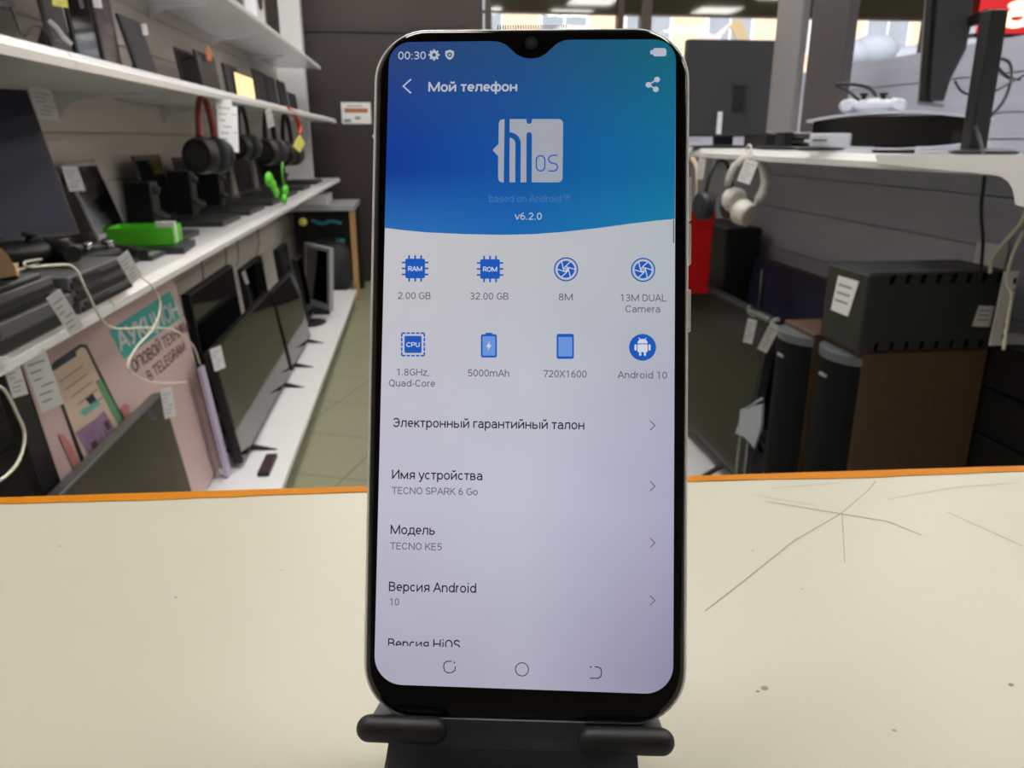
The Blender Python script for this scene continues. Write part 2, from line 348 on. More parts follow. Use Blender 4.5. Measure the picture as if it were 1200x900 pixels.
for k in range(9):
    u = 985 + k * 13; p = ony(u, 66 + random.uniform(-6, 6), 10.5); r_ = random.uniform(.16, .30); m.ell(p, (r_ * 1.2, 0, 0), (0, r_, 0), (0, 0, r_ * .8), 12, 8)
p = ony(985, 66, 10.5); q = ony(1100, 66, 10.5); m.box(p.x, q.x, 10.4, 11.2, -.5, p.z)
build('heap', m, mat('blue_white_snow', (170, 178, 196), .8, noise=.06, nscale=3), sb_)
# red advertising poster hung in the window; daylight through it added as emission
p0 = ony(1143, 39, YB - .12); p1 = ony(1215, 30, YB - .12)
pp = thing('window_poster', 'red poster with white script lettering hung in the shop window, far right, its backlight added as glow', 'sign', p0)
build('sheet', MB().obox(p0, V((p1.x - p0.x + .3, 0, 0)), V((0, .002, 0)), V((0, 0, .62))), mat('red_print_glow', (226, 48, 56), .5, emit=.55, noise=.1, nscale=8), pp)
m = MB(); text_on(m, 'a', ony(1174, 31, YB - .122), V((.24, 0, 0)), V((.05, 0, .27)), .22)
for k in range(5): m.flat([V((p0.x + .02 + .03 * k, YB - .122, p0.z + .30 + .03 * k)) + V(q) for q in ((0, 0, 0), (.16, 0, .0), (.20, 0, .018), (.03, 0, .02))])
build('lettering', m, mat('cream_print_glow', (250, 226, 206), .6, emit=.8), pp)
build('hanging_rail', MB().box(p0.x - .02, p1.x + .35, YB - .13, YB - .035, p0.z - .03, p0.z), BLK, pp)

# ================================================================== COUNTER
dc = (V((.276, .298, 0)) - V((-.181, .320, 0))).normalized(); nc = V((-dc.y, dc.x, 0)) ; zc = 1.052
oc = V((0, .3113, zc))
cm = bpy.data.materials.new('cream_laminate'); cm.use_nodes = True; t = cm.node_tree; b = t.nodes['Principled BSDF']
b.inputs['Roughness'].default_value = .36; b.inputs['Specular IOR Level'].default_value = .35
tc = t.nodes.new('ShaderNodeTexCoord'); n1 = t.nodes.new('ShaderNodeTexNoise'); n1.inputs['Scale'].default_value = 9; n1.inputs['Detail'].default_value = 6
mx = t.nodes.new('ShaderNodeMix'); mx.data_type = 'RGBA'; mx.inputs[6].default_value = s2l((184, 180, 163)) + (1,); mx.inputs[7].default_value = s2l((193, 189, 173)) + (1,)
t.links.new(tc.outputs['Object'], n1.inputs[0]); t.links.new(n1.outputs[0], mx.inputs[0])
t.links.new(mx.outputs[2], b.inputs['Base Color'])
bp = t.nodes.new('ShaderNodeBump'); bp.inputs['Strength'].default_value = .12; bp.inputs['Distance'].default_value = .0006
n3 = t.nodes.new('ShaderNodeTexNoise'); n3.inputs['Scale'].default_value = 140; n3.inputs['Detail'].default_value = 4
t.links.new(tc.outputs['Object'], n3.inputs[0]); t.links.new(n3.outputs[0], bp.inputs['Height']); t.links.new(bp.outputs[0], b.inputs['Normal'])
ct = thing('counter', 'long cream laminate shop counter with worn orange edge, under the phone stand', 'counter', (oc.x, oc.y, 0))
LL, RR = -.95, 1.0
build('worktop', MB().obox(oc + dc * LL - Z_ * .032, dc * (RR - LL), -nc * .62, Z_ * .032), cm, ct)
# orange edge strip: slightly irregular inner rim
eb = mat('orange_edge_banding', (196, 120, 0), .5, spec=.08, noise=.12, nscale=60, bump=.2)
m = MB(); N = 160; vs = []
for i in range(N + 1):
    a = LL + (RR - LL) * i / N; p = oc + dc * a
    wv = .0006 * math.sin(a * 37) + .0010 * (random.random() ** 4) + (.001 if random.random() < .04 else 0)
    for (dn, dz) in ((-wv - .0002, .0003), (.0062, .0003), (.0088, -.0012), (.0098, -.004), (.0098, -.033), (0, -.033)):
        vs.append(p + nc * dn + Z_ * dz)
fs = [(i * 6 + k, i * 6 + (k + 1) % 6, (i + 1) * 6 + (k + 1) % 6, (i + 1) * 6 + k) for i in range(N) for k in range(6)]
fs += [tuple(range(6)), tuple(N * 6 + k for k in range(6))]
m.add(vs, fs); build('edge_banding', m, eb, ct)
build('cabinet', MB().obox(oc + dc * (LL + .03) - nc * .03 - Z_ * zc, dc * (RR - LL - .06), -nc * .5, Z_ * (zc - .032)), mat('grey_cabinet', (150, 148, 145), .6, noise=.05), ct)
# hairline scratches on the worktop (thin dark marks)
scm = mat('scratch_grey', (140, 134, 118), .6, noise=.1)
m = MB()
def scratch(pts, w_=.00022):
    P = [onz(u, v, zc + .0001) for u, v in pts]
    for a, b_ in zip(P, P[1:]):
        d_ = (b_ - a).normalized(); n_ = V((-d_.y, d_.x, 0)) * w_; m.flat([a - n_, b_ - n_, b_ + n_, a + n_])
scratch([(900, 588), (985, 602), (1040, 611), (1080, 627)], .0003); scratch([(985, 602), (930, 634), (870, 682), (826, 716)])
scratch([(985, 602), (1016, 576), (1026, 564)]); scratch([(987, 602), (990, 660)], .00015)
scratch([(1110, 600), (1150, 618), (1199, 640)]); scratch([(1040, 585), (1120, 571), (1190, 566)], .00015); scratch([(884, 580), (955, 592)], .00015)
scratch([(905, 572), (985, 566)], .00015)
build('scratch_marks', m, scm, ct)
for u, v, r in ((882, 645, .0005), (896, 806, .0011), (888, 810, .0006), (1185, 802, .0008), (70, 640, .0005), (206, 700, .0006), (1048, 856, .0006), (940, 690, .0004), (330, 668, .0004)):
    c = onz(u, v, zc + .0001); m = MB(); m.flat([c + V((r * math.cos(a), r * math.sin(a) * .8, 0)) for a in [k * math.pi / 5 for k in range(10)]]); build('dirt_speck', m, scm, ct)

# ================================================================== PHONE
PX = V((0.98690683, -0.16128286, 0.00165835)); PYv = V((0.05259641, 0.33152862, 0.94197791)); PN = V((-0.15247468, -0.92955721, 0.33567076))
PC = V((0.02453289, 0.17198303, 1.2 - 0.05184117))
ph = thing('smartphone', 'black-fronted smartphone with silver frame showing its about page, on black stand', 'smartphone', PC - PYv * .0828)
def P(u, v, d=0.0):        # point of the phone's front plane (d metres in front) seen at u, v
    return onp(u, v, PC + PN * d, PN)
def rrect(cs, rad, n=12):  # rounded quad: 4 corner points (bl, br, tr, tl) and radii
    out = []
    for i in range(4):
        c = cs[i]; a = (cs[i - 1] - c).normalized(); b_ = (cs[(i + 1) % 4] - c).normalized(); r = rad[i] if isinstance(rad, (list, tuple)) else rad
        for k in range(n + 1):
            t_ = k / n * math.pi / 2
            out.append(c + a * (r * (1 - math.sin(t_))) + b_ * (r * (1 - math.cos(t_))))
    return out
W2, H2 = .0763 / 2, .1656 / 2
def prect(hw, hh, d): return [PC + PX * a + PYv * b_ + PN * d for a, b_ in ((-hw, -hh), (hw, -hh), (hw, hh), (-hw, hh))]
alum = mat('silver_frame', (240, 241, 244), .3, .1, noise=.04, nscale=40)
def loft(rings, capa=True, capb=True):
    m = MB(); n = len(rings[0]); vs = [p for r in rings for p in r]
    fs = [(i * n + k, i * n + (k + 1) % n, (i + 1) * n + (k + 1) % n, (i + 1) * n + k) for i in range(len(rings) - 1) for k in range(n)]
    m.add(vs, fs, True)
    if capa: m.add(rings[0], [tuple(range(n))[::-1]])
    if capb: m.add(rings[-1], [tuple(range(n))])
    return m
def ring(ins, d): return rrect(prect(W2 - ins, H2 - ins, d), .0128 - ins * .8)
build('frame', loft([ring(.0040, -.0091), ring(.0018, -.0084), ring(.0004, -.0066), ring(0, -.0046), ring(.0001, -.0022), ring(.0006, -.0011), ring(.0012, -.0011)], True, True), alum, ph)
bez = mat('black_bezel_glass', (7, 6, 8), .08, spec=.5, noise=.1, nscale=4)
build('front_glass', loft([ring(.0011, -.0020), ring(.0009, -.0010), ring(.0013, -.0003), ring(.0022, 0), ], True, True), bez, ph)
# earpiece grille
m = MB()
for i in range(28):
    u = 583 + i * 80 / 27; p = PC + PX * ((u - 622.5) / 4880) + PYv * (H2 - .00085) + PN * (-.0005)
    m.obox(p, PX * .0003, PYv * .0007, PN * .0006)
build('earpiece_grille', m, alum, ph)
m = MB(); pa = P(622.5, 50, .0002); m.cyl(pa - PN * .0003, pa + PN * .00005, .00155, 32); fc = build('front_camera', m, mat('camera_ring', (34, 34, 40), .5, noise=.1), ph)
m = MB(); m.cyl(pa - PN * .0001, pa + PN * .00012, .00085, 24); build('lens', m, mat('camera_lens', (60, 62, 74), .5, noise=.3, nscale=900), fc)
# side keys
for (v0, v1, nm) in ((207, 259, 'volume_button'), (263, 312, 'volume_button'), (342, 392, 'power_button')):
    a = (450 - (v0 + v1) / 2) / 4960 - .0020; l = (v1 - v0) / 4960 / 2
    m = MB(); c = PC + PX * (W2 - .0004) + PYv * a - PN * .0042
    m.obox(c - PYv * l - PN * .001, PX * .00115, PYv * 2 * l, PN * .002); build(nm, m, alum, ph, bev=.0002)
m = MB(); c = PC - PX * (W2 + .0003) + PYv * .0565 - PN * .0035; m.obox(c, PX * .0006, PYv * .0006, PN * .001); build('tray_pin_hole', m, alum, ph)
# ---- display ----
def ui_mat(name, stops_x, dark=1.0, v_stops=None):
    """screen emission: colours by x, mixed with a second set by y (object space = metres from the phone's base)"""
    m = bpy.data.materials.new(name); m.use_nodes = True; t = m.node_tree; b = t.nodes['Principled BSDF']
    b.inputs['Base Color'].default_value = (.004, .004, .005, 1); b.inputs['Roughness'].default_value = .15; b.inputs['Specular IOR Level'].default_value = .3
    tc = t.nodes.new('ShaderNodeTexCoord')
    def axis(ax, lo, hi):
        d_ = t.nodes.new('ShaderNodeVectorMath'); d_.operation = 'DOT_PRODUCT'; d_.inputs[1].default_value = tuple(ax)
        t.links.new(tc.outputs['Object'], d_.inputs[0]); r_ = t.nodes.new('ShaderNodeMapRange'); r_.inputs[1].default_value = lo; r_.inputs[2].default_value = hi
        t.links.new(d_.outputs['Value'], r_.inputs[0]); return r_.outputs[0]
    def ramp(sock, stops):
        r_ = t.nodes.new('ShaderNodeValToRGB'); e = r_.color_ramp.elements
        while len(e) < len(stops): e.new(.5)
        for q, (pos, c) in zip(e, stops): q.position = pos; q.color = s2l(c) + (1,)
        t.links.new(sock, r_.inputs[0]); return r_.outputs[0]
    fx = axis(PX, -.034, .034); cxs = [ramp(fx, s) for s in stops_x]
    mix = cxs[0]
    for (lo, hi), c in zip(v_stops or [], cxs[1:]):
        mm = t.nodes.new('ShaderNodeMix'); mm.data_type = 'RGBA'; t.links.new(axis(PYv, lo, hi), mm.inputs[0]); t.links.new(mix, mm.inputs[6]); t.links.new(c, mm.inputs[7]); mix = mm.outputs[2]
    n = t.nodes.new('ShaderNodeTexNoise'); n.inputs['Scale'].default_value = 60; t.links.new(tc.outputs['Object'], n.inputs[0])
    k = t.nodes.new('ShaderNodeMapRange'); k.inputs[3].default_value = .96; k.inputs[4].default_value = 1.04; t.links.new(n.outputs[0], k.inputs[0])
    sc = t.nodes.new('ShaderNodeVectorMath'); sc.operation = 'SCALE'; t.links.new(mix, sc.inputs[0]); t.links.new(k.outputs[0], sc.inputs['Scale'])
    t.links.new(sc.outputs[0], b.inputs['Emission Color']); b.inputs['Emission Strength'].default_value = 1
    return m
page = ui_mat('page_light', [[(0, (170, 166, 184)), (.5, (172, 170, 188)), (1, (142, 136, 162))], [(0, (188, 186, 202)), (.5, (188, 190, 206)), (1, (168, 166, 190))], [(0, (192, 190, 194)), (.5, (186, 187, 192)), (1, (174, 180, 186))]], v_stops=[(.012, .05), (.06, .105)])
# vertical coordinate: 0 at phone base, .1656 at top; header spans about .113 .. .16
head = ui_mat('page_header_blue', [[(0, (48, 116, 184)), (.45, (30, 104, 176)), (1, (26, 126, 164))], [(0, (18, 58, 146)), (.45, (20, 80, 156)), (1, (16, 106, 150))], [(0, (42, 66, 122)), (.5, (34, 76, 124)), (1, (22, 98, 120))]], v_stops=[(.112, .130), (.135, .158)])
uil = mat('ui_pale', (176, 181, 194), .2, emit=1); uil2 = mat('ui_faint_blue', (62, 112, 168), .2, emit=1)
uid = mat('ui_black', (34, 34, 42), .3, emit=1); uig = mat('ui_grey', (104, 103, 118), .3, emit=1)
uib = mat('ui_blue', (28, 86, 180), .3, emit=1); uib2 = mat('ui_mid_blue', (104, 146, 214), .3, emit=1); uiw = mat('ui_off_white', (206, 210, 224), .3, emit=1); uil3 = mat('ui_logo_grey', (156, 160, 172), .3, emit=1)
for _m in (uil, uil2, uid, uig, uib, uib2, uiw, uil3): _m.node_tree.nodes['Principled BSDF'].inputs['Base Color'].default_value = (.004, .004, .005, 1)
D0, D1, D2, D3, D4 = .00003, .00006, .00009, .00012, .00015
scr = [P(438.2, 801.5, D0), P(788.8, 814, D0), P(792.2, 46, D0), P(456.2, 49.5, D0)]
outl = rrect(scr, [.0066, .0066, .0052, .0052])
# teardrop notch inserted in the top side (between the tr and tl corners)
notch = [(668, 46.6), (660, 47.6), (653, 51), (647, 56), (640, 63), (632, 67.3), (622.5, 68.8), (613, 67.6), (605, 63.5), (598, 57), (592, 52), (585, 49.2), (577, 48.2)]
k = 13 * 3; poly = outl[:k] + [P(u, v, D0) for u, v in notch] + outl[k:]
def planar(poly_):
    bm_ = bmesh.new(); vs = [bm_.verts.new(p) for p in poly_]; f_ = bm_.faces.new(vs); bmesh.ops.triangulate(bm_, faces=[f_])
    bm_.verts.index_update(); m = MB(); m.add([v.co.copy() for v in bm_.verts], [tuple(x.index for x in f.verts) for f in bm_.faces]); bm_.free(); return m
disp = build('display', planar(poly), page, ph)
curve = [(450.6, 267), (475, 270), (500, 272.3), (545, 274.4), (590, 275.2), (625, 274.4), (660, 271.8), (700, 267.4), (740, 262), (770, 258.4), (790.9, 256.6)]
hp = []
for p in poly:                                   # keep the display outline above the wave
    hp.append(p)
lim = P(600, 262, D0); top = [p for p in poly if (p - lim).dot(PYv) > 0]
idx = [i for i, p in enumerate(poly) if (p - lim).dot(PYv) > 0]
top = poly[idx[0]:idx[-1] + 1]
hd = [p + PN * (D1 - D0) for p in top] + [P(u, v, D1) for u, v in curve]
build('header_panel', planar(hd), head, disp)
def T(mb, txt, u0, u1, v, cap, d=D2, off=0.0, clip=None):
    off = .138 + off
    p0 = P(u0, v, d); L = (P(u1, v, d) - p0).dot(PX); text_on(mb, txt, p0, PX * L, PYv * (cap / 4960), off, clip)
def disc(mb, u, v, r, d, n=28, r0=0):
    c = P(u, v, d); R = r / 4960
    if r0:
        R0 = r0 / 4960; vs = [c + (PX * math.cos(2 * math.pi * k / n) + PYv * math.sin(2 * math.pi * k / n)) * q for q in (R0, R) for k in range(n)]
        mb.add(vs, [(k, (k + 1) % n, n + (k + 1) % n, n + k) for k in range(n)])
    else: mb.flat([c + (PX * math.cos(2 * math.pi * k / n) + PYv * math.sin(2 * math.pi * k / n)) * R for k in range(n)])
def Q(mb, pts, d): mb.add([P(u, v, d) for u, v in pts], [tuple(range(len(pts)))])
def line(mb, pts, w_, d):
    Pp = [P(u, v, d) for u, v in pts]; h = w_ / 4960 / 2
    for a, b_ in zip(Pp, Pp[1:]):
        d_ = (b_ - a).normalized(); n_ = PN.cross(d_) * h; mb.flat([a - n_ - d_ * h * .6, b_ - n_ + d_ * h * .6, b_ + n_ + d_ * h * .6, a + n_ - d_ * h * .6])
def R(mb, u0, v0, u1, v1, d, rad=0):
    c = [P(u0, v1, d), P(u1, v1, d), P(u1, v0, d), P(u0, v0, d)]
    mb.flat(rrect(c, rad / 4960, 5) if rad else c)
# status bar
m = MB(); T(m, '00:30', 467, 498.5, 69.6, 9.4); build('clock_text', m, uil, disp)
m = MB(); disc(m, 508.7, 64.3, 5.2, D2, r0=2.2)
for k in range(8):
    a = k * math.pi / 4; line(m, [(508.7 + 3.5 * math.cos(a), 64.3 + 3.5 * math.sin(a)), (508.7 + 6 * math.cos(a), 64.3 + 6 * math.sin(a))], 2.2, D2)
build('gear_icon', m, uil, disp)
m = MB(); Q(m, [(527, 58.3), (532, 60), (532, 65), (530, 68.4), (527, 70.2), (524, 68.4), (521.8, 65), (521.8, 60)], D2); o = build('shield_icon', m, uil, disp)
m = MB(); disc(m, 526.9, 64.2, 2.9, D3); build('shield_mark', m, head, disp)
m = MB(); Q(m, [(525.9, 62.6), (529, 64.2), (525.9, 65.9)], D4); build('shield_arrow', m, uil, disp)
m = MB(); R(m, 765, 56.3, 781, 66, D2, 3); R(m, 762, 58.8, 765.4, 63.6, D2, 1); build('battery_icon', m, uil, disp)
m = MB(); line(m, [(481.5, 93), (472.5, 101), (481.5, 109)], 1.8, D2); build('back_arrow', m, uil, disp)
m = MB(); T(m, 'Мой телефон', 502.5, 605.5, 107.3, 11.4, off=.045); build('title_text', m, uil, disp)
m = MB()
for u, v in ((770, 93.2), (760, 99.4), (768.5, 104.6)): disc(m, u, v, 3.4, D2)
line(m, [(770, 93.2), (760, 99.4), (768.5, 104.6)], 1.6, D2); build('share_icon', m, uil, disp)
# logo
def lz(X, Y): return (560 + X / 6, 120 + Y / 6)
lg = MB()
def LQ(mb, pts, d): Q(mb, [lz(*p) for p in pts], d)
def larc(cx, cy, r, a0, a1, n=8): return [(cx + r * math.cos(math.radians(a0 + (a1 - a0) * k / n)), cy + r * math.sin(math.radians(a0 + (a1 - a0) * k / n))) for k in range(n + 1)]
c_ = [P(*lz(222, 562), D2), P(*lz(595, 562), D2), P(*lz(600, 117), D2), P(*lz(224, 117), D2)]
lg.flat(rrect(c_, [.00003, .0011, .0011, .00003], 6))
LQ(lg, [(188, 118)] + [(165, 120), (152, 132), (147, 150), (145, 292), (103, 335), (143, 378), (142, 530), (148, 550), (160, 560), (182, 563)], D2)
logo = build('logo', lg, uil3, disp)
lb = MB()
LQ(lb, larc(222, 290, 80, -90, 0) + [(300, 565), (262, 565)] + larc(222, 290, 42, 0, -90), D3)
LQ(lb, larc(361, 228, 19, 180, 360) + [(379, 565), (341, 565)], D3)
LQ(lb, [(341, 112), (381, 112)] + larc(361, 132, 19, 0, 180), D3)
build('logo_cutout', lb, head, disp)
lt = MB()
def lline(pts, w_=9, d=D4): line(lt, [lz(*p) for p in pts], w_ / 6, d)
lline(larc(441, 405, 30, 180, 360) + larc(441, 452, 30, 0, 180) + [(411, 405)])
lline([(556, 372), (525, 372)] + larc(525, 400, 27, 270, 90, 8) + [(535, 428)] + larc(533, 455, 27, -90, 90, 8) + [(497, 482)])
build('logo_letters', lt, uib, disp)
m = MB(); T(m, 'based on Android', 573.5, 657.5, 237, 8.6); T(m, '™', 661, 668, 234, 6); build('subtitle_text', m, uil2, disp)
m = MB(); T(m, 'v6.2.0', 604, 634.5, 257.4, 8.4); build('version_text', m, uil, disp)
m = MB(); R(m, 788.6, 257.5, 790.2, 285, D2, .5); build('scroll_bar', m, uig, disp)
# spec icons
def chip(u, v, txt, half=11.5, pin=True):
    m = MB(); R(m, u - half, v - half, u + half, v + half, D2, 2)
    for k in (-7, 0, 7):
        for s in (-1, 1):
            line(m, [(u + k, v + s * half), (u + k, v + s * (half + 3.4))], 2, D2); line(m, [(u + s * half, v + k), (u + s * (half + 3.4), v + k)], 2, D2)
    build('chip_icon', m, uib, disp); m = MB(); T(m, txt, u - 8, u + 8, v + 3, 5.6, D3, .03); build('chip_text', m, uiw, disp)
chip(486.5, 314.6, 'RAM'); chip(574.3, 315.2, 'ROM')
def aperture(u, v, ch):
    m = MB(); disc(m, u, v, 14.2, D2, 40, 12.6); disc(m, u, v, 10, D2, 32); build('aperture_icon', m, uib, disp)
    m = MB(); disc(m, u, v, 3.6, D3, 6)
    for k in range(6):
        a = k * math.pi / 3 + .3; line(m, [(u + 3.4 * math.cos(a), v + 3.4 * math.sin(a)), (u + 10 * math.cos(a + .75), v + 10 * math.sin(a + .75))], 1.0, D3)
    build('aperture_blades', m, uiw, disp); m = MB(); T(m, ch, u - 1.6, u + 1.8, v + 2.2, 4.4, D4, .06); build('aperture_letter', m, uig, disp)
aperture(663.3, 315.6, 'F'); aperture(753.6, 316.2, 'R')
u, v = 484, 403.6; m = MB(); R(m, u - 10, v - 10, u + 10, v + 10, D2, 1.5); 
for k in range(5):
    q = -11 + 5.5 * k
    for s in (-13.2, 13.2): line(m, [(u + q - 1.5, v + s), (u + q + 1.5, v + s)], 1.8, D2); line(m, [(u + s, v + q - 1.5), (u + s, v + q + 1.5)], 1.8, D2)
build('processor_icon', m, uib, disp); m = MB(); T(m, 'CPU', u - 7.5, u + 7.5, v + 2.8, 5.4, D3, .03); build('chip_text', m, uiw, disp)
m = MB(); R(m, 563.5, 391.6, 582.3, 419, D2, 2.5); R(m, 569, 390, 577, 392.5, D2); o = build('battery_spec_icon', m, uib, disp)
m = MB(); R(m, 565.4, 394, 580.4, 416.8, D3, 1); build('battery_fill', m, uib2, disp); m = MB(); Q(m, [(574, 399.8), (569.6, 406.5), (572.4, 406.5), (571.4, 411), (576, 404.3), (573.2, 404.3)], D4); build('battery_bolt', m, uiw, disp)
m = MB(); R(m, 652.3, 391.2, 672.5, 420.6, D2, 2.5); build('screen_icon', m, uib, disp); m = MB(); R(m, 654.3, 395, 670.6, 417.6, D3, .5); build('screen_icon_fill', m, uib2, disp)
m = MB(); disc(m, 753, 407, 15.6, D2, 40); build('robot_icon', m, uib, disp)
m = MB(); c = [(753 + 6 * math.cos(math.radians(a)), 402.4 - 5.4 * math.sin(math.radians(a))) for a in range(0, 181, 20)]; Q(m, c[::-1], D3)
R(m, 747, 403.4, 759, 412.6, D3, 1); R(m, 749, 412, 751.5, 417, D3, 1); R(m, 754.5, 412, 757, 417, D3, 1); R(m, 743.6, 403.4, 746, 410.8, D3, 1.1); R(m, 760, 403.4, 762.4, 410.8, D3, 1.1)
line(m, [(749, 396), (750.5, 398.6)], 1, D3); line(m, [(757, 396), (755.5, 398.6)], 1, D3); build('robot_mark', m, uiw, disp)
m = MB()
for a in ('2.00 GB', 466.5, 504.3, 350.4), ('32.00 GB', 551, 595.6, 351), ('8M', 655, 671, 352), ('13M DUAL', 727, 780.5, 353), ('Camera', 733.3, 773.5, 366), ('1.8GHz,', 464.8, 502.5, 440), \
         ('Quad-Core', 456, 509.5, 452.8), ('5000mAh', 548.5, 596.5, 441), ('720X1600', 637, 687.2, 442), ('Android 10', 724.6, 781.5, 443.2):
    m = MB(); T(m, a[0], a[1], a[2], a[3], 8.2); build('spec_text', m, uig, disp)
for txt, u0, u1, v, sub in (('Электронный гарантийный талон', 461, 684.5, 500.4, None), ('Имя устройства', 459.6, 565, 561.2, ('TECNO SPARK 6 Go', 459.6, 559.5, 578.8)),
                            ('Модель', 458, 509.3, 625.8, ('TECNO KE5', 457.6, 517.5, 643.8)), ('Версия Android', 456, 557.6, 692.6, ('10', 456.5, 467.5, 709.4))):
    m = MB(); T(m, txt, u0, u1, v, 10.8); build('menu_text', m, uid, disp)
    if sub: m = MB(); T(m, sub[0], sub[1], sub[2], sub[3], 8.2); build('menu_subtext', m, uig, disp)
m = MB(); T(m, 'Версия HiOS', 455, 538.5, 759.2, 11, clip=.24); build('menu_text', m, uid, disp)
for v in (498.6, 569.6, 636.2, 703.6):
    m = MB(); line(m, [(762, v - 5.4), (767.6, v), (762, v + 5.4)], 1.2, D2); build('menu_chevron', m, uig, disp)
m = MB(); line(m, [(529, 775), (523.5, 775), (520.5, 777.5), (519.8, 781.5), (521, 786.2), (524.5, 788.4), (529.5, 788.2), (533, 785.6), (533.6, 781)], 1.1, D2); disc(m, 532.6, 776.4, .9, D2); build('recents_button', m, uid, disp)
m = MB(); disc(m, 611.7, 784.4, 8, D2, 36, 7); build('home_button', m, uid, disp)
m = MB(); line(m, [(691.5, 794.8), (700.5, 795), (704, 793), (705, 788), (704.2, 783.6), (701, 781.6), (697, 781.5)], 1.1, D2); disc(m, 692.4, 781.5, .9, D2); build('back_button', m, uid, disp)

# ================================================================== PHONE STAND
sb = mat('matte_black_metal', (92, 96, 108), .42, 0, noise=.08, nscale=50); rub = mat('black_rubber', (26, 26, 27), .5, noise=.12, nscale=200)
st = thing('phone_stand', 'black metal phone stand with two rubber-tipped hooks, holding the smartphone', 'phone stand', (.02, .15, zc))
bo = PC - PN * .0115                                   # support plate plane
def Pb(u, v): return onp(u, v, bo, PN)
a, b_ = Pb(452, 858), Pb(757, 868)
def down(pu, pv, zz):                                  # follow the slanted side in the plate plane to height zz
    p = Pb(*pu); q = Pb(*pv); d_ = (q - p); return p + d_ * ((zz - p.z) / d_.z)
A2 = down((450, 870), (444, 900), zc + .015); B2 = down((758, 883), (762.5, 900), zc + .015)
top_l = a + PYv * .075 + PX * .004; top_r = b_ + PYv * .075 - PX * .004
wv = (B2 - A2).normalized(); wv.z = 0; wv.normalize(); fv = V((-wv.y, wv.x, 0)); hw = (B2 - A2).length / 2; ml = (A2 + B2) / 2
dn = (A2 - a); dn = V((0, 0, -1)) - fv * .30
prof = [(top_l, top_r), (a, b_), (A2, B2)]
zf = zc + .0035
for k in range(1, 9):                                  # the neck bends forward into the foot
    t_ = k / 8 * math.radians(73); R_ = (ml.z - zf) / math.sin(math.radians(73)) / 1.0
    f_ = R_ * (1 - math.cos(t_)) * 1.1 + .0035 * k / 8; z_ = ml.z - (ml.z - zf) * math.sin(t_) / math.sin(math.radians(73))
    ex = .0006 * k / 8
    prof.append((V((A2.x, A2.y, z_)) - fv * f_ - wv * ex, V((B2.x, B2.y, z_)) - fv * f_ + wv * ex))
L_, R2 = prof[-1]; prof.append((L_ - fv * .035, R2 - fv * .035))
m = MB(); n = len(prof); vs = []
for i, (l_, r2) in enumerate(prof):
    pl = prof[max(i - 1, 0)][0]; nx_ = prof[min(i + 1, n - 1)][0]; tt = (nx_ - pl).normalized(); nn_ = tt.cross(wv).normalized()
    if nn_.dot(CAM - l_) > 0: nn_ = -nn_
    vs += [l_, r2, r2 + nn_ * .0028, l_ + nn_ * .0028]
m.add(vs, [(i * 4 + k, i * 4 + (k + 1) % 4, (i + 1) * 4 + (k + 1) % 4, (i + 1) * 4 + k) for i in range(n - 1) for k in range(4)] + [(0, 3, 2, 1), tuple((n - 1) * 4 + k for k in range(4))])
for i_ in range(len(m.sm)): m.sm[i_] = False
build('support_plate', m, sb, st)
c_ = [ml - wv * hw - fv * .060, ml + wv * hw - fv * .060, ml + wv * hw - fv * .012, ml - wv * hw - fv * .012]
build('foot_pad', MB().prism([V((p.x, p.y, zc)) for p in c_], Z_ * .0009), rub, st)
for (u0, v0, u1, v1) in ((419, 852, 523, 855), (678, 866, 789, 868)):
    c0 = onp(u0 + 14, v0 + 1.2, PC + PN * .003, PN); c1 = onp(u1 - 14, v1 + 1.2, PC + PN * .003, PN)
    e = (c1 - c0).normalized(); r = .00300
    # hook floor that carries the phone's lower edge
    hm = MB(); lo = PC - PYv * (H2 + .0016)
    f0 = c0 + PYv * (lo - c0).dot(PYv); f1 = c1 + PYv * (lo - c1).dot(PYv)
    hm.obox(f0 - e * .001, (f1 - f0) + e * .002, PYv * .0015, -PN * .0150)
    hk = build('hook', hm, sb, st, bev=.0004)
    qs = [(.0030 * math.sin(math.radians(t_)), math.cos(math.radians(t_))) for t_ in (88, 70, 52, 35, 18, 0)]
    m = MB(); m.tube([c0 - e * a_ for a_, q in qs] + [c1 + e * a_ for a_, q in qs[::-1]], r, 20, False)
    vs = m.v; n = 20
    for i, q in [(i, qs[i][1]) for i in range(6)] + [(11 - i, qs[i][1]) for i in range(6)]:
        cc = sum(vs[i * n:(i + 1) * n], V((0, 0, 0))) / n
        for k in range(n): vs[i * n + k] = cc + (vs[i * n + k] - cc) * q
    build('rubber_sleeve', m, rub, hk)

# ================================================================== SHARED BUILDERS
def price_tag(P0, P1, w_, label, group='paper price tags', nrm=None, cat='price tag'):
    """hanging card from P0 (top centre) to P1 (bottom centre), w_ metres wide, facing the camera side"""
    P0, P1 = V(P0), V(P1); up = (P0 - P1); n = (CAM - P0).normalized() if nrm is None else V(nrm).normalized()
    sd_ = up.cross(n).normalized() * w_; n = sd_.cross(up).normalized()
    if n.dot(CAM - P0) < 0: n = -n
    o = thing('price_tag', label, cat, P1, group)
    build('card', MB().obox(P1 - sd_ / 2, sd_, up, n * .0008), PAP, o)
    m = MB(); h = up.length; uu = up / h
    for k, (a, b_, c) in enumerate(((.12, .85, .80), (.12, .6, .67), (.15, .5, .54), (.35, .88, .41), (.15, .7, .28), (.15, .6, .15))):
        m.obox(P1 - sd_ / 2 + sd_ * a + up * c + n * .0009, sd_ * (b_ - a), uu * h * .022, n * .0003)
    build('printed_lines', m, INK, o); return o
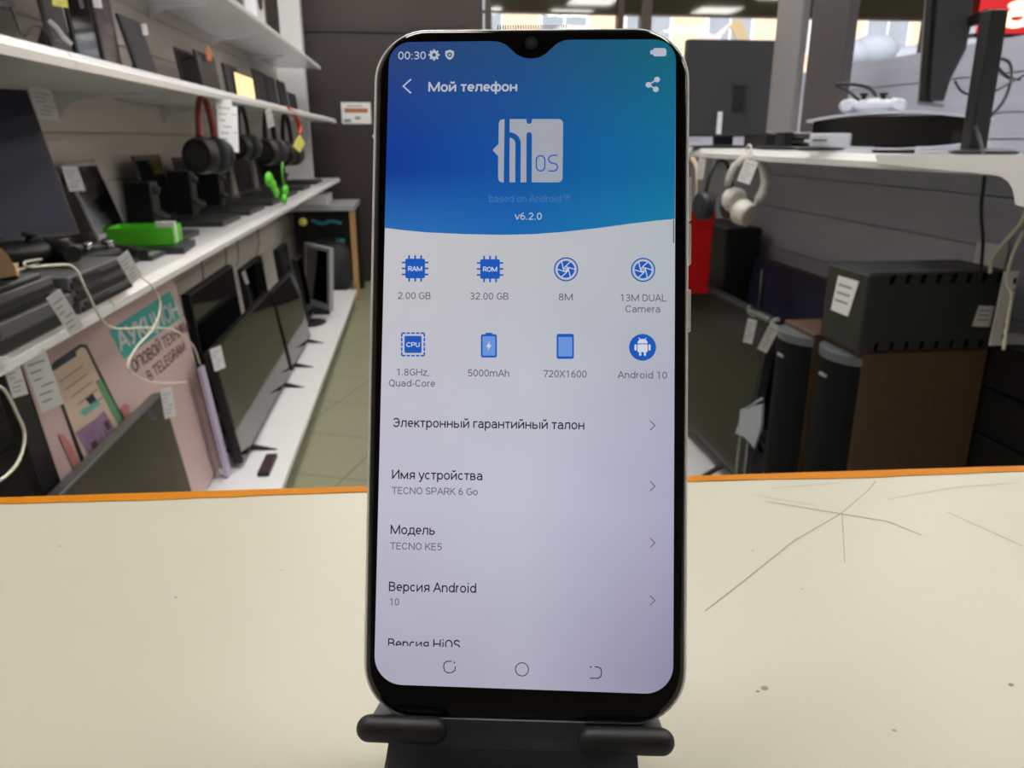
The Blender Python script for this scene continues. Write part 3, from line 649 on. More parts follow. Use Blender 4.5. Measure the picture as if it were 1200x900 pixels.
def panel(name, P0, A, U, T_, label, cat, bez_=.012, screen=GLS, shell=BLK, feet=None, group=None, side=1, stand=None):
    """flat television or monitor. P0 bottom corner, A along bottom edge, U up vector, T_ = thickness vector away from the screen"""
    P0, A, U, T_ = V(P0), V(A), V(U), V(T_)
    o = thing(name, label, cat, P0 + A / 2, group); a = A.normalized(); u = U.normalized(); n = -T_.normalized()
    build('casing', MB().obox(P0, A, U, T_), shell, o, bev=.003)
    build('screen', MB().obox(P0 + a * bez_ + u * bez_ * 1.4 + n * .0005, A - a * 2 * bez_, U - u * 2.2 * bez_, n * .0012), screen, o)
    if feet is not None:
        for f in (.15, .85):
            b0 = P0 + A * f + T_ * .5; m = MB(); h = b0.z - feet
            q = V((T_.x, T_.y, 0)).normalized()
            for s in (-1, 1): m.obox(b0 - a * .01 + V((0, 0, 0)), a * .02, V((0, 0, .02)), q * .001); m.prism([b0 + Z_ * .01, b0 - Z_ * (h) + q * s * .10, b0 - Z_ * h + q * s * .085, b0 - Z_ * .012], a * .012)
            build('foot', m, shell, o)
    return o
def laptop(x, y0, y1, z, label, lean=.32, h=.23, depth=.24, lid=BLK, sc=GLS, off=0, group='laptops on the left shelf'):
    """open laptop facing the aisle (+x): hinge at x, from y0 to y1"""
    o = thing('laptop', label, 'laptop', (x, (y0 + y1) / 2, z), group); w_ = y1 - y0
    b_ = build('base', MB().box(x, x + depth, y0, y1, z, z + .018), BLK2, o, bev=.003)
    m = MB(); nx = 5; ny = 13
    for i in range(nx):
        for j in range(ny):
            kx = x + .03 + i * .022; ky = y0 + .02 + j * (w_ - .04) / ny
            m.box(kx, kx + .018, ky, ky + (w_ - .04) / ny * .82, z + .0178, z + .0195)
    build('keyboard', m, BLK, o); build('touchpad', MB().box(x + depth * .62, x + depth * .92, (y0 + y1) / 2 - .05, (y0 + y1) / 2 + .05, z + .0178, z + .0186), BLK, o)
    U = V((-math.sin(lean), 0, math.cos(lean))) * h; N_ = V((math.cos(lean), 0, math.sin(lean)))
    p = V((x, y0, z + .012))
    l_ = build('lid', MB().obox(p, Y_ * w_, U, -N_ * .007), lid, o, bev=.002)
    build('screen', MB().obox(p + Y_ * .012 + U * .08 + N_ * .0002, Y_ * (w_ - .024), U * .85, N_ * .001), sc, o)
    return o
def tablet(x, y0, w_, z, h, lean, label, sc=GLS, shell=BLK, group=None, name='tablet', cat='tablet'):
    o = thing(name, label, cat, (x, y0 + w_ / 2, z), group)
    U = V((-math.sin(lean), 0, math.cos(lean))) * h; N_ = V((math.cos(lean), 0, math.sin(lean))); p = V((x, y0, z + .004))
    build('casing', MB().obox(p, Y_ * w_, U, -N_ * .009), shell, o, bev=.002)
    build('screen', MB().obox(p + Y_ * .01 + U * .06 + N_ * .0003, Y_ * (w_ - .02), U * .88, N_ * .001), sc, o)
    m = MB(); q = p + Y_ * w_ / 2; m.prism([q + U * .5 - N_ * .008, V((x - .10, q.y, z)), V((x - .085, q.y, z)), q + U * .35 - N_ * .008], Y_ * .02); m.box(x - .10, x + .03, q.y, q.y + .02, z, z + .006)
    build('stand', m, BLK2, o); return o
def headphones(c, s, label, mtl, cush, cat='headphones', yaw=0.0, hook_z=None, spread=1.0, group=None, accent=None, name='headphones', bw_=.09):
    """c = centre of the headband top; hangs down. s = overall half width. yaw turns about z"""
    c = V(c); ax = V((math.cos(yaw), math.sin(yaw), 0)); ay = V((-math.sin(yaw), math.cos(yaw), 0))
    o = thing(name, label, cat, c, group)
    pts = []; H = s * 1.9
    for k in range(13):
        a = math.pi * k / 12; pts.append(c + ax * (-s * math.cos(a)) * spread + Z_ * (-s + s * math.sin(a) - (H - s) * (abs(math.cos(a)) ** 3) * .45))
    m = MB()
    vs = []; n = len(pts)
    for i, p in enumerate(pts):
        t_ = (pts[min(i + 1, n - 1)] - pts[max(i - 1, 0)]).normalized(); q = ay.cross(t_).normalized()
        for (aa, bb) in ((-1, -1), (1, -1), (1, 1), (-1, 1)): vs.append(p + ay * (aa * s * bw_) + q * (bb * s * .045))
    m.add(vs, [(i * 4 + k, i * 4 + (k + 1) % 4, (i + 1) * 4 + (k + 1) % 4, (i + 1) * 4 + k) for i in range(n - 1) for k in range(4)] + [(0, 3, 2, 1), tuple((n - 1) * 4 + k for k in range(4))], True)
    build('headband', m, accent or mtl, o)
    for sg_, p in ((-1, pts[0]), (1, pts[-1])):
        cc = p - Z_ * s * .35
        e = build('ear_cup', MB().cyl(cc + ax * sg_ * s * .02, cc + ax * sg_ * s * .28, s * .58, 28, s * .52), mtl, o, bev=s * .05)
        build('ear_cushion', MB().ell(cc - ax * sg_ * s * .08, ax * s * .16, ay * s * .56, Z_ * s * .56, 24, 10, .8), cush, o)
        build('cup_cap', MB().cyl(cc + ax * sg_ * s * .27, cc + ax * sg_ * s * .30, s * .34, 24), cush, o)
    return o
def shelf(name, x0, x1, y0, y1, zt, th, label, group, brackets=(), railh=.03, front=1):
    """shelf board with a price rail on its front edge; x1 = front side (front=1: aisle at +x)"""
    o = thing(name, label, 'shelf', ((x0 + x1) / 2, (y0 + y1) / 2, zt), group)
    build('board', MB().box(x0, x1, y0, y1, zt - th, zt), WHT, o, bev=.002)
    xf = x1 if front > 0 else x0; L = y1 - y0; n = max(1, round(L / .98)); s = front
    for k in range(n):
        a = y0 + L * k / n + .003; b_ = y0 + L * (k + 1) / n - .003
        m = MB(); m.prism([(xf, a, zt + .001), (xf + s * .006, a, zt), (xf + s * .010, a, zt - railh * .35), (xf + s * .016, a, zt - railh * .5), (xf + s * .014, a, zt - railh), (xf, a, zt - railh)], (0, b_ - a, 0))
        build('price_rail', m, WHT, o)
    for y in brackets:
        xw = x0 if front > 0 else x1; m = MB()
        m.prism([(xw, y, zt - th), (xf - s * .10, y, zt - th), (xf - s * .12, y, zt - th - .008), (xw + s * .06, y, zt - th - .022), (xw + s * .02, y, zt - th - .04), (xw, y, zt - th - .07)], (0, .004, 0))
        build('bracket', m, WHT, o)
    return o
def cable(pts, r, m_, label, name='cable', group=None):
    return solo(name, MB().tube(pts, r, 8), m_, label, 'cable', V(pts[0]), group)

# ================================================================== LEFT SHELVING
XW = -1.027; SF = -.625
shelf('wall_shelf', XW, SF, .6, 6.60, .90, .022, 'long white left shelf holding laptops and game controllers at counter height', 'white left shelves', [1.55, 2.53, 3.51, 4.49, 5.47])
shelf('wall_shelf', XW, SF, .6, 6.60, 1.352, .022, 'long white left shelf with tablets on it and headphones hung below', 'white left shelves', [1.55, 2.53, 3.51, 4.49, 5.47])
shelf('wall_shelf', XW, -.70, 1.6, 6.45, 1.735, .022, 'topmost white left shelf with grey and dark boxes at its far end', 'white left shelves', [2.53, 3.51, 4.49, 5.47])
dk = thing('display_plinth', 'low white plinth along the left wall with televisions standing on it', 'plinth', (-.75, 3.6, 0))
build('deck', MB().box(XW, -.475, .7, 5.9, .08, .105), WHT, dk, bev=.003)
build('kick_board', MB().box(-.56, -.545, .7, 5.9, 0, .08), BLK2, dk)
# --- poster television/banner leaning behind the televisions
A_ = onx(25, 408, -.80); B_ = onx(203, 326, -.80)
bx = V((-.80, A_.y, .835)); Bq = V((-.80, B_.y, .835))
pn = V((1, 0, .12)).normalized()
org = V((-.80, 0, .83))
def Pp(u, v, d=0.0): return onp(u, v, org + pn * d, pn)
TL, TR = Pp(25, 408), Pp(203, 326)
y0, y1 = TL.y - .02, TR.y
zbot = .115
def pk(y, z, d=0.0): return V((org.x - .12 * (z - org.z), y, z)) + pn * d
tp = max(TL.z, TR.z); 
ad = thing('advert_board', 'pink advertising board with a hand-held phone print and teal heading, leaning under the left shelf', 'advertising board', pk((y0 + y1) / 2, zbot))
build('backing', MB().obox(pk(y0 - .07, zbot, -.001), Y_ * (y1 - y0 + .075), pk(0, tp) - pk(0, zbot), -pn * .02), BLK, ad)
pinkm = mat('pink_print', (206, 178, 176), .45, noise=.1, nscale=2.5)
build('print_sheet', MB().obox(pk(y0, zbot, 0), Y_ * (y1 - y0), pk(0, tp) - pk(0, zbot), pn * .001), pinkm, ad)
def pq(mb, pts, d): mb.add([Pp(u, v, d) for u, v in pts], [tuple(range(len(pts)))])
m = MB(); pq(m, [(128, 387), (199, 341), (213, 371), (145, 421)], .002); build('heading_band', m, mat('teal_print', (60, 165, 160), .5, noise=.1, nscale=8), ad)
lw = mat('pale_print', (214, 214, 220), .5, noise=.05); ik = mat('dark_print', (92, 60, 64), .6, noise=.1)
def ptext(mb, txt, a, b_, top_, d, off=0.13):
    p = Pp(*a, d); q = Pp(*b_, d); t_ = Pp(*top_, d); text_on(mb, txt, p, q - p, t_ - p, off)
m = MB(); ptext(m, 'АУКЦИОН', (143, 411), (211, 370), (135, 389), .003, .19); build('heading_text', m, lw, ad)
m = MB(); ptext(m, 'ОПОВОЙ ТЕХНИКИ', (158, 437), (222, 386), (153, 423), .003); ptext(m, 'В TELEGRAM', (176, 448), (218, 410), (171, 436), .003); build('body_text', m, ik, ad)
m = MB(); pq(m, [(58, 436), (62, 425), (94, 403), (102, 404), (148, 497), (140, 512), (101, 560)], .002); build('printed_phone', m, mat('print_black', (34, 30, 36), .5, noise=.05), ad)
m = MB(); pq(m, [(61, 437), (66, 430), (95, 407), (100, 408), (143, 496), (134, 512), (102, 548)], .003); build('printed_phone_page', m, mat('cream_page_print', (214, 190, 172), .5, noise=.06, nscale=5), ad)
m = MB(); pq(m, [(60, 428), (88, 408), (90, 417), (64, 434)], .004); pq(m, [(99, 467), (108, 460), (114, 470), (107, 475)], .004); build('printed_page_top', m, mat('navy_print', (34, 42, 58), .5, noise=.05), ad)
m = MB(); pq(m, [(112, 447), (118, 443), (146, 496), (141, 502)], .004); build('printed_stripe', m, mat('green_print', (100, 160, 112), .5, noise=.05), ad)
m = MB(); pq(m, [(92, 482), (115, 468), (118, 474), (99, 488)], .004); build('printed_arrow', m, mat('turquoise_print', (110, 190, 180), .5, noise=.05), ad)
m = MB(); pq(m, [(88, 507), (112, 491), (126, 519), (108, 540)], .004); pq(m, [(112, 491), (122, 481), (138, 508), (127, 518)], .0042); build('printed_photo', m, mat('purple_photo_print', (150, 122, 152), .5, noise=.5, nscale=26), ad)
m = MB(); pq(m, [(106, 520), (112, 515), (118, 525), (118, 532), (112, 534)], .0046); pq(m, [(121, 495), (127, 492), (130, 501), (126, 505)], .0046); build('printed_shoes', m, ik, ad)
m = MB()
for k in range(5): pq(m, [(69 + k * 7, 447 + k * 9), (96 + k * 6, 428 + k * 9), (97 + k * 6, 429.6 + k * 9), (70 + k * 7, 448.6 + k * 9)], .004)
build('printed_page_lines', m, mat('faded_print', (168, 140, 132), .6, noise=.1), ad)
skin = mat('skin_tone_print', (196, 128, 124), .5, noise=.15, nscale=20)
m = MB(); pq(m, [(68, 508), (74, 509), (84, 522), (92, 540), (94, 552), (88, 550), (78, 530)], .004); build('printed_finger', m, skin, ad); m = MB(); pq(m, [(141, 478), (146, 473), (151, 474), (153, 484), (150, 494), (146, 490)], .004); build('printed_finger', m, skin, ad)
# --- televisions standing on the plinth in front of the board
def tv_row(uv0, uv1, xt=-.69, xb=-.63, name='television', label='', zb=.125, hz=None, shell=BLK, grp='televisions standing on the left plinth'):
    a = onx(*uv0, xt); b2 = onx(*uv1, xt); zt_ = (a.z + b2.z) / 2 if hz is None else hz
    p0 = V((xb, a.y, zb)); U = V((xt - xb, 0, zt_ - zb)); n_ = V((U.z, 0, -U.x)).normalized()
    return panel(name, p0, V((0, b2.y - a.y, 0)), U, -n_ * .03, label, 'television', .008, GLS, shell, feet=.105, group=grp)
tvg = mat('dark_bezel_silver_edge', (120, 122, 126), .3, .6, noise=.05)
tv_row((40, 615), (190, 456), label='nearest television on the left plinth, hiding the lower part of the pink board', shell=tvg)
tv_row((248, 412), (316, 342), label='dark television on the left plinth just past the pink board, mirroring floor', shell=BLK)
tv_row((319, 339), (345, 318), label='dark television on the left plinth, the one beyond the seam, mirroring floor', shell=BLK)
# white narrow panel edge beside the second television
e0 = onx(250, 430, -.665); 
# monitors leaning behind the televisions
def leaner(u0, v0, u1, v1, xt, label, hgt=.5, shell=BLK, w_=None):
    a = onx(u0, v0, xt); b2 = onx(u1, v1, xt); zt_ = max(a.z, b2.z); wy = max(abs(b2.y - a.y), .25)
    zb = zt_ - hgt
    return a, b2
for (u0, v0, u1, v1, xt, label) in ((222, 348, 272, 307, -.80, 'black monitor behind the televisions, first past the pink board'), (285, 318, 306, 297, -.85, 'black monitor behind the televisions, second past the pink board'), (325, 292, 336, 285, -.85, 'black monitor behind the televisions, third past the pink board')):
    a = onx(u0, v0, xt); b2 = onx(u1, v1, xt); zt_ = (a.z + b2.z) / 2
    panel('monitor', V((xt + .04, a.y, .125)), Y_ * (b2.y - a.y), V((-.04, 0, zt_ - .125)), V((-.03, 0, -.002)), label, 'monitor', .012, GLS, BLK, feet=.105, group='monitors behind the televisions')
# further monitors near the far end
def post(u, v, x, h, wy, label, shell, lean=.12, screen=GLS):
    p = onx(u, v, x); z0 = p.z - h
    o = panel('monitor', V((p.x + lean * h, p.y - wy, z0)), Y_ * wy, V((-lean * h, 0, h)), V((-.03, 0, -.0)), label, 'monitor', .016, screen, shell, group='monitors at the far end of the left plinth')
    c = V((p.x + lean * h * .9 - .015, p.y - wy / 2, z0)); m = MB()
    m.box(c.x - .02, c.x, c.y - .03, c.y + .03, .118, z0 + .08); m.ell((c.x + .02, c.y, .1135), (.09, 0, 0), (0, .11, 0), (0, 0, .0075), 24, 6)
    build('stand', m, shell, o)
post(353, 298, -.72, .38, .22, 'slim dark monitor on the plinth just beyond the row of televisions', BLK)
a = ony(356, 278, 5.25); b2 = ony(386, 291, 4.95); A = V((b2.x - a.x, b2.y - a.y, 0)); n_ = V((-A.y, A.x, 0)).normalized()
if n_.dot(a - CAM) < 0: n_ = -n_
o = panel('monitor', V((a.x, a.y, .15)) - n_ * .03, A, V((n_.x * .03, n_.y * .03, b2.z - .15)), n_ * .03, 'monitor with a silver-grey frame near the far end of the plinth', 'monitor', .03, GLS, GRY, group='monitors at the far end of the left plinth')
c = V((a.x, a.y, 0)) + A / 2; build('stand', MB().box(c.x - .06, c.x + .06, c.y - .06, c.y + .09, .105, .15), BLK, o, bev=.003)
# pale violet strip light edge next to television two -> narrow white panel
p = onx(244, 430, -.69); q = onx(262, 572, -.63)
solo('display_board', MB().obox(V((-.675, p.y - .02, .11)), V((.012, 0, 0)), V((0, .045, 0)), V((-.045, 0, p.z - .11))), mat('lilac_white_edge', (196, 184, 214), .4, noise=.04), 'narrow lilac-white board edge standing between the pink board and the second television', 'board', (-.66, p.y, .11))
# remote control on the plinth
p = onz(314, 547, .105)
o = thing('remote_control', 'small black remote control lying on the white plinth', 'remote control', p)
build('casing', MB().box(p.x - .02, p.x + .02, p.y - .085, p.y + .085, .105, .121), BLK, o, bev=.004)
m = MB()
for i in range(3):
    for j in range(6): m.cyl((p.x - .011 + i * .011, p.y - .06 + j * .022, .121), (p.x - .011 + i * .011, p.y - .06 + j * .022, .1225), .003, 8)
build('buttons', m, mat('red_grey_buttons', (130, 60, 70), .5, noise=.2), o)
# --- big monitor at the near end of the middle shelf
b0 = onz(0, 288, .99); b1 = onz(95, 275, .99)
a = (b1 - b0); a.z = 0; an = a.normalized(); n_ = V((-an.y, an.x, 0)) * -1
n_ = V((an.y, -an.x, 0)); n_ = n_ if n_.dot(V((1, -1, 0))) > 0 else -n_
tp_ = onx(33, 100, b1.x - .10)
lean = .26; U = (Z_ * math.cos(lean) - n_ * math.sin(lean))
nf = (n_ * math.cos(lean) + Z_ * math.sin(lean))
mh = .325
P0 = b1 - an * .45
o = panel('monitor', P0, an * .45, U * mh, -nf * .03, 'large dark navy monitor at the near end of the left shelf, tag on its corner', 'monitor', .010, NAVY, BLK)
m = MB(); c = P0 + an * .24 - nf * .03; m.obox(c - an * .03 - Z_ * .09, an * .06, Z_ * .16, -n_ * .02); m.box(c.x - .10, c.x + .0, c.y - .1, c.y + .1, .90, .908)
build('stand', m, BLK, o)
q = P0 + an * .45 + U * .30 + nf * .004
price_tag(onp(47, 103, q, nf), onp(58, 141, q, nf), .055, 'white paper tag on the upper corner of the navy monitor', nrm=nf)
# --- laptops along the middle shelf
ZS = .90
navyd = mat('blue_reflecting_screen', (34, 44, 66), .15, noise=.2, nscale=6)
yl = onx(118, 190, -.97).y
laptop(-.93, 1.99, 2.24, ZS, 'open laptop with a blue-grey screen, next to the navy monitor', .30, .245, .22, sc=navyd)
price_tag(onx(81, 195, -.972), onx(91, 224, -.955), .05, 'white tag on the left edge of the blue-grey laptop screen', nrm=(1, -.6, .3))
laptop(-.93, 2.42, 2.66, ZS, 'open dark laptop behind the bright green box', .30, .235, .22, lid=GRY)
laptop(-.93, 2.90, 3.20, ZS, 'open dark laptop beyond the green box, under the red-banded headphones', .15, .235, .24)
laptop(-.93, 3.33, 3.66, ZS, 'open dark laptop under the twin white hanging cards', .12, .22, .25)
laptop(-.93, 3.80, 4.15, ZS, 'open dark laptop halfway along the left shelf, below black headphones', .12, .22, .26)
laptop(-.93, 4.35, 4.70, ZS, 'open dark laptop beside the green hanging gloves', .12, .2, .25)
laptop(-.93, 4.95, 5.30, ZS, 'open dark laptop past the green gloves, second from the shelf end', .12, .2, .25)
laptop(-.93, 5.60, 5.98, ZS, 'open dark laptop nearest the far end of the left shelf', .12, .18, .25)
# green box (open shallow tray with white paper inside) on a tablet
gx0 = onz(127, 290, ZS + .02); gx1 = onz(204, 288, ZS + .02)
o = thing('green_box', 'bright green open plastic box with a white card inside, on the left shelf', 'box', (gx0 + gx1) / 2 - Z_ * .0)
aa = gx1 - gx0; L_ = aa.length; an = aa.normalized(); bn = V((-an.y, an.x, 0)); bn = bn if bn.y > 0 else -bn
m = MB(); H_ = .050
m.obox(gx0, aa, bn * .13, Z_ * .004); m.obox(gx0, aa, bn * .004, Z_ * H_); m.obox(gx0 + bn * .126, aa, bn * .004, Z_ * H_); m.obox(gx0, an * .004, bn * .13, Z_ * H_); m.obox(gx1 - an * .004, an * .004, bn * .13, Z_ * H_)
build('box', m, GRN, o)
build('paper_insert', MB().obox(gx0 + an * .12 + bn * .03 + Z_ * .006, an * .05, bn * .02, Z_ * (H_ + .006)), PAP, o)
o = thing('flat_tablet', 'dark tablet lying flat under the green box', 'tablet', gx0 - Z_ * .02)
build('casing', MB().obox(gx0 - an * .02 - bn * .03 - Z_ * .02, aa + an * .05, bn * .18, Z_ * .019), BLK2, o, bev=.002)
# small grey phone at the shelf edge with a pale picture
p = onz(168, 302, ZS); o = thing('old_phone', 'small dark phone with a pale screen lying at the left shelf edge', 'phone', p)
build('casing', MB().obox(p + V((-.03, -.07, 0)), V((.075, .0, 0)), V((0, .13, 0)), Z_ * .012), BLK2, o, bev=.004)
build('screen', MB().obox(p + V((-.022, -.055, .0121)), V((.06, .0, 0)), V((0, .09, 0)), Z_ * .001), mat('pale_green_screen', (150, 155, 130), .3, noise=.2, nscale=40), o)
# game controllers
def controller(c, ax, ay, s, label, m1, m2, group=None):
    c, ax, ay = V(c), V(ax).normalized(), V(ay).normalized(); az = ax.cross(ay).normalized()
    if az.z < 0: az = -az
    o = thing('game_controller', label, 'game controller', c - az * s * .12, group)
    m = MB(); m.ell(c, ax * s * .42, ay * s * .26, az * s * .14, 24, 12, .8)
    build('body', m, m1, o)
    for sg_ in (-1, 1):
        build('grip', MB().tube([c + ax * sg_ * s * .36 + ay * s * .05, c + ax * sg_ * s * .47 - ay * s * .22, c + ax * sg_ * s * .44 - ay * s * .50], [s * .15, s * .09], 14), m1, o)
        a_ = c + ax * sg_ * s * .17 - ay * s * .1 + az * s * .1
        t_ = MB(); t_.cyl(a_, a_ + az * s * .1, s * .05, 14); t_.cyl(a_ + az * s * .09, a_ + az * s * .13, s * .08, 18); build('thumbstick', t_, m2, o)
    build('button_cross', MB().obox(c - ax * s * .36 + az * s * .11 - ay * s * .02, ax * s * .12, ay * s * .04, az * s * .04), m2, o)
    m = MB()
    for k in range(4):
        q_ = c + ax * s * (.3 + .055 * math.cos(k * math.pi / 2)) + ay * s * (.07 + .055 * math.sin(k * math.pi / 2)) + az * s * .1
        m.cyl(q_, q_ + az * s * .045, s * .025, 10)
    build('buttons', m, m2, o); return o
c = onz(83, 296, ZS + .03 + .028)
# receivers and players stacked at the near front of the shelf
def av_box(u0, v0, u1, v1, z0, h, dep, label, slots=2, x=-.655):
    """flat box whose front (towards the aisle) lower edge runs from pixel u0,v0 to u1,v1 on plane x"""
    a = onx(u0, v0, x); b2 = onx(u1, v1, x)
    o = thing('video_player', label, 'video player', (x - dep / 2, (a.y + b2.y) / 2, z0), 'dark players on the left shelf')
    build('casing', MB().box(x - dep, x, a.y, b2.y, z0, z0 + h), BLK2, o, bev=.003)
    build('front_panel', MB().box(x, x + .004, a.y + .006, b2.y - .006, z0 + h * .12, z0 + h * .5), BLK, o)
    build('tray_lid', MB().box(x, x + .004, a.y + .02, a.y + (b2.y - a.y) * .45, z0 + h * .58, z0 + h * .85), BLK2, o)
    return o
def plainy(y0, y1, z0, h, dep, label, x=-.655, nm='video_player', mt=BLK2):
    o = thing(nm, label, 'video player', (x - dep / 2, (y0 + y1) / 2, z0), 'dark players on the left shelf')
    build('casing', MB().box(x - dep, x, y0, y1, z0, z0 + h), mt, o, bev=.003)
    build('front_panel', MB().box(x, x + .003, y0 + .006, y1 - .006, z0 + h * .14, z0 + h * .52), BLK, o)
    build('disc_tray', MB().box(x, x + .003, y0 + .02, y0 + (y1 - y0) * .5, z0 + h * .60, z0 + h * .88), BLK2, o)
    return o
gm = mat('mid_grey_casing', (84, 84, 86), .5, noise=.1, nscale=40)
plainy(.90, 1.40, .90, .046, .34, 'dark player at the bottom of the near-left stack', x=-.600, mt=gm)
plainy(.90, 1.385, .947, .010, .32, 'thin dark player second in the near-left stack', x=-.612, mt=BLK2)
plainy(.90, 1.355, .958, .026, .32, 'grey player third in the near-left stack', x=-.606, mt=gm)
plainy(.90, 1.33, .985, .008, .30, 'thin grey player topmost in the near-left stack', x=-.612, mt=gm)
plainy(1.435, 1.70, .90, .022, .20, 'grey flat player at the bottom of the stack behind the hanging tag', x=-.604, mt=gm)
plainy(1.415, 1.685, .9225, .024, .20, 'grey flat player in the middle of the stack behind the hanging tag', x=-.606, mt=gm)
plainy(1.405, 1.67, .947, .024, .20, 'grey flat player topmost of the stack behind the hanging tag', x=-.604, mt=gm)
controller((-.745, 1.53, .971 + .026), (.75, .62, 0), (-.62, .75, 0), .17, 'large black game controller on the stack of flat players', BLK, BLK2)
controller((-.73, 1.86, .900 + .045), (.6, .8, 0), (-.8, .6, 0), .15, 'black and silver game controller beside the green box', BLK, CHR)
# cardboard box corner, near left
p = onx(12, 318, -.80)
yb_ = 1.17
bx_ = thing('cardboard_box', 'brown open cardboard box corner at the left edge of the shelf', 'box', ony(2, 330, yb_))
m = MB(); m.prism([ony(u, v, yb_) for u, v in ((-45, 283), (-2, 288), (9, 298), (17, 312), (22, 327), (-45, 333))], (-.004, .004, 0)); m.prism([ony(u, v, yb_) for u, v in ((-45, 329), (22, 323), (22, 327), (-45, 333))], (-.06, .13, 0))
build('flap', m, CARD, bx_)
# white cable hanging in loops in front of the pink board
def wcab(pts, x, r=.0022): return [onx(u, v, x) for u, v in pts]
cable([V((-.70, 1.42, .98)), onx(55, 304, -.70), onx(30, 307, -.68), onx(34, 313, -.64), onx(60, 311, -.62), onx(86, 313, -.60), onx(100, 338, -.59), onx(118, 372, -.59), onx(136, 385, -.59), onx(180, 384, -.59), onx(206, 388, -.59), onx(226, 405, -.59), onx(234, 426, -.59)], .0022, WCB, 'white cable draped over the left shelf edge and across the pink board')
cable([onz(150, 320, .906), onx(160, 322, -.61), onx(178, 335, -.59), onx(188, 356, -.585), onx(180, 384, -.585), onx(160, 407, -.585), onx(150, 430, -.585), onx(166, 444, -.585), onx(190, 449, -.585), onx(218, 448, -.585)], .0022, WCB, 'white cable loop hanging from the tagged charger, over the teal heading')
cable([V((-.60, 1.10, 1.002)), V((-.585, 1.11, .99)), onx(-12, 438, -.585), onx(6, 458, -.585), onx(20, 485, -.585), onx(29, 510, -.585), onx(22, 540, -.585), onx(4, 560, -.585), onx(-12, 566, -.585)], .0022, WCB, 'white cable loop at the lower left edge of the picture')
price_tag(onx(62, 344, -.583), onx(90, 388, -.583), .026, 'white price tag over the dark player fronts, left shelf', nrm=(1, -1.2, .2))
price_tag(onx(143, 298, -.585), onx(160, 328, -.585), .028, 'white price tag by the looped white cable, left shelf', nrm=(1, -1.2, .2))
price_tag(onx(38, 412, -.62), onx(62, 478, -.62), .036, 'large glossy white tag hanging over the left part of the pink board', nrm=(1, -1.2, .2))
price_tag(onx(12, 424, -.62), onx(24, 464, -.62), .022, 'grey-white tag hanging left of the pink board', nrm=(1, -1.2, .2))
price_tag(onx(194, 455, -.66), onx(200, 489, -.66), .030, 'white tag at the top corner of the nearest television', nrm=(1, -1.2, .2))
price_tag(onx(252, 407, -.672), onx(258, 433, -.668), .040, 'white tag at the corner of the television past the pink board', nrm=(1, -1.2, .2))
price_tag(onx(285, 318, -.84), onx(290, 333, -.84), .022, 'small white tag on the monitors behind the televisions', nrm=(1, -1.2, .2))
price_tag(V((-.598, onx(0, 424, -.6).y, .904)), onx(3, 436, -.598), .020, 'small white tag at the far left edge above the cable loop', nrm=(1, -1.2, .2))
# wires hanging under the middle shelf
for (u, v0, v1, lab) in ((235, 300, 345, 'first past the pink board'), (262, 284, 318, 'second past the pink board'), (276, 278, 312, 'third, bowed'), (300, 264, 298, 'nearest the headphones')):
    cable([V((-.95, onx(u, v0, -.95).y, .878)), onx(u + 3, (v0 + v1) / 2, -.96), onx(u + 1, v1, -.95)], .0025, BLK2, 'thin dark wire hanging below the left shelf, ' + lab, group='wires under the left shelf')
# --- upper shelf items
ZU = 1.352
def up(u, x=-.80): r = ray(u, 90); return CAM.y + r.y * (x / r.x)
cable([V((-.80, 1.30, ZU)), onx(2, 6, -.80), onx(14, 12, -.80), onx(24, 40, -.78)], .004, BLK, 'black cable arching on the upper left shelf at the picture edge')
cable([onx(28, 42, -.80), onx(44, 30, -.80), onx(60, 44, -.78), onx(72, 48, -.78)], .003, BLK, 'black cable coil beside the pale strap on the upper left shelf')
cable([onx(57, 24, -.76), onx(66, 32, -.75), onx(75, 44, -.74), onx(84, 52, -.73)], .005, GRY, 'pale grey strap leaning on the upper left shelf')
tablet(-.84, up(70, -.84), .12, ZU, .30, .10, 'dark tablet with a yellow note, leftmost on the upper left shelf', sc=mat('reflecting_dark_screen', (70, 66, 72), .25, noise=.2, nscale=5))
price_tag(onx(69, -6, -.83), onx(71, 8, -.83), .035, 'yellow note at the top of the leftmost dark tablet', nrm=(1, -1, 0)).children[0].data.materials[0] = YEL
tablet(-.84, up(96, -.84), .16, ZU, .34, .06, 'tall dark tablet standing second on the upper left shelf')
tablet(-.84, up(126, -.84), .145, ZU, .36, .06, 'brownish dark tablet with an orange light, third on the upper left shelf', sc=mat('reflecting_brown_screen', (84, 76, 78), .2, noise=.3, nscale=5))
price_tag(onx(113, -4, -.83), onx(115, 9, -.83), .022, 'white slip at the edge of the third tablet on the upper shelf', nrm=(1, -1, 0))
tablet(-.80, up(166, -.80), .20, ZU, .20, .22, 'dark framed tablet tilted back with a small white tag', sc=BLK2)
price_tag(onx(168, 28, -.80), onx(171, 41, -.80), .018, 'white tag on the tilted framed tablet', nrm=(1, -1, 0))
tablet(-.84, up(216, -.84), .255, ZU, .17, .12, 'dark tablet in the middle of the upper left shelf, near the orange label')
tablet(-.84, up(238, -.84), .33, ZU, .19, .12, 'grey tablet with a small orange label on the upper left shelf', sc=mat('grey_reflecting_screen', (110, 106, 106), .25, noise=.2, nscale=4))
solo('orange_label', MB().obox(onx(242, 70, -.84), V((0, .08, 0)), V((0, 0, .05)), V((.003, 0, 0))), mat('orange_print', (235, 150, 80), .5, noise=.2, nscale=30), 'small orange label stuck on the grey tablet', 'label', onx(242, 70, -.84))
tablet(-.84, up(262, -.86), .30, ZU, .18, .10, 'dark tablet left of the glowing picture frame', sc=BLK2)
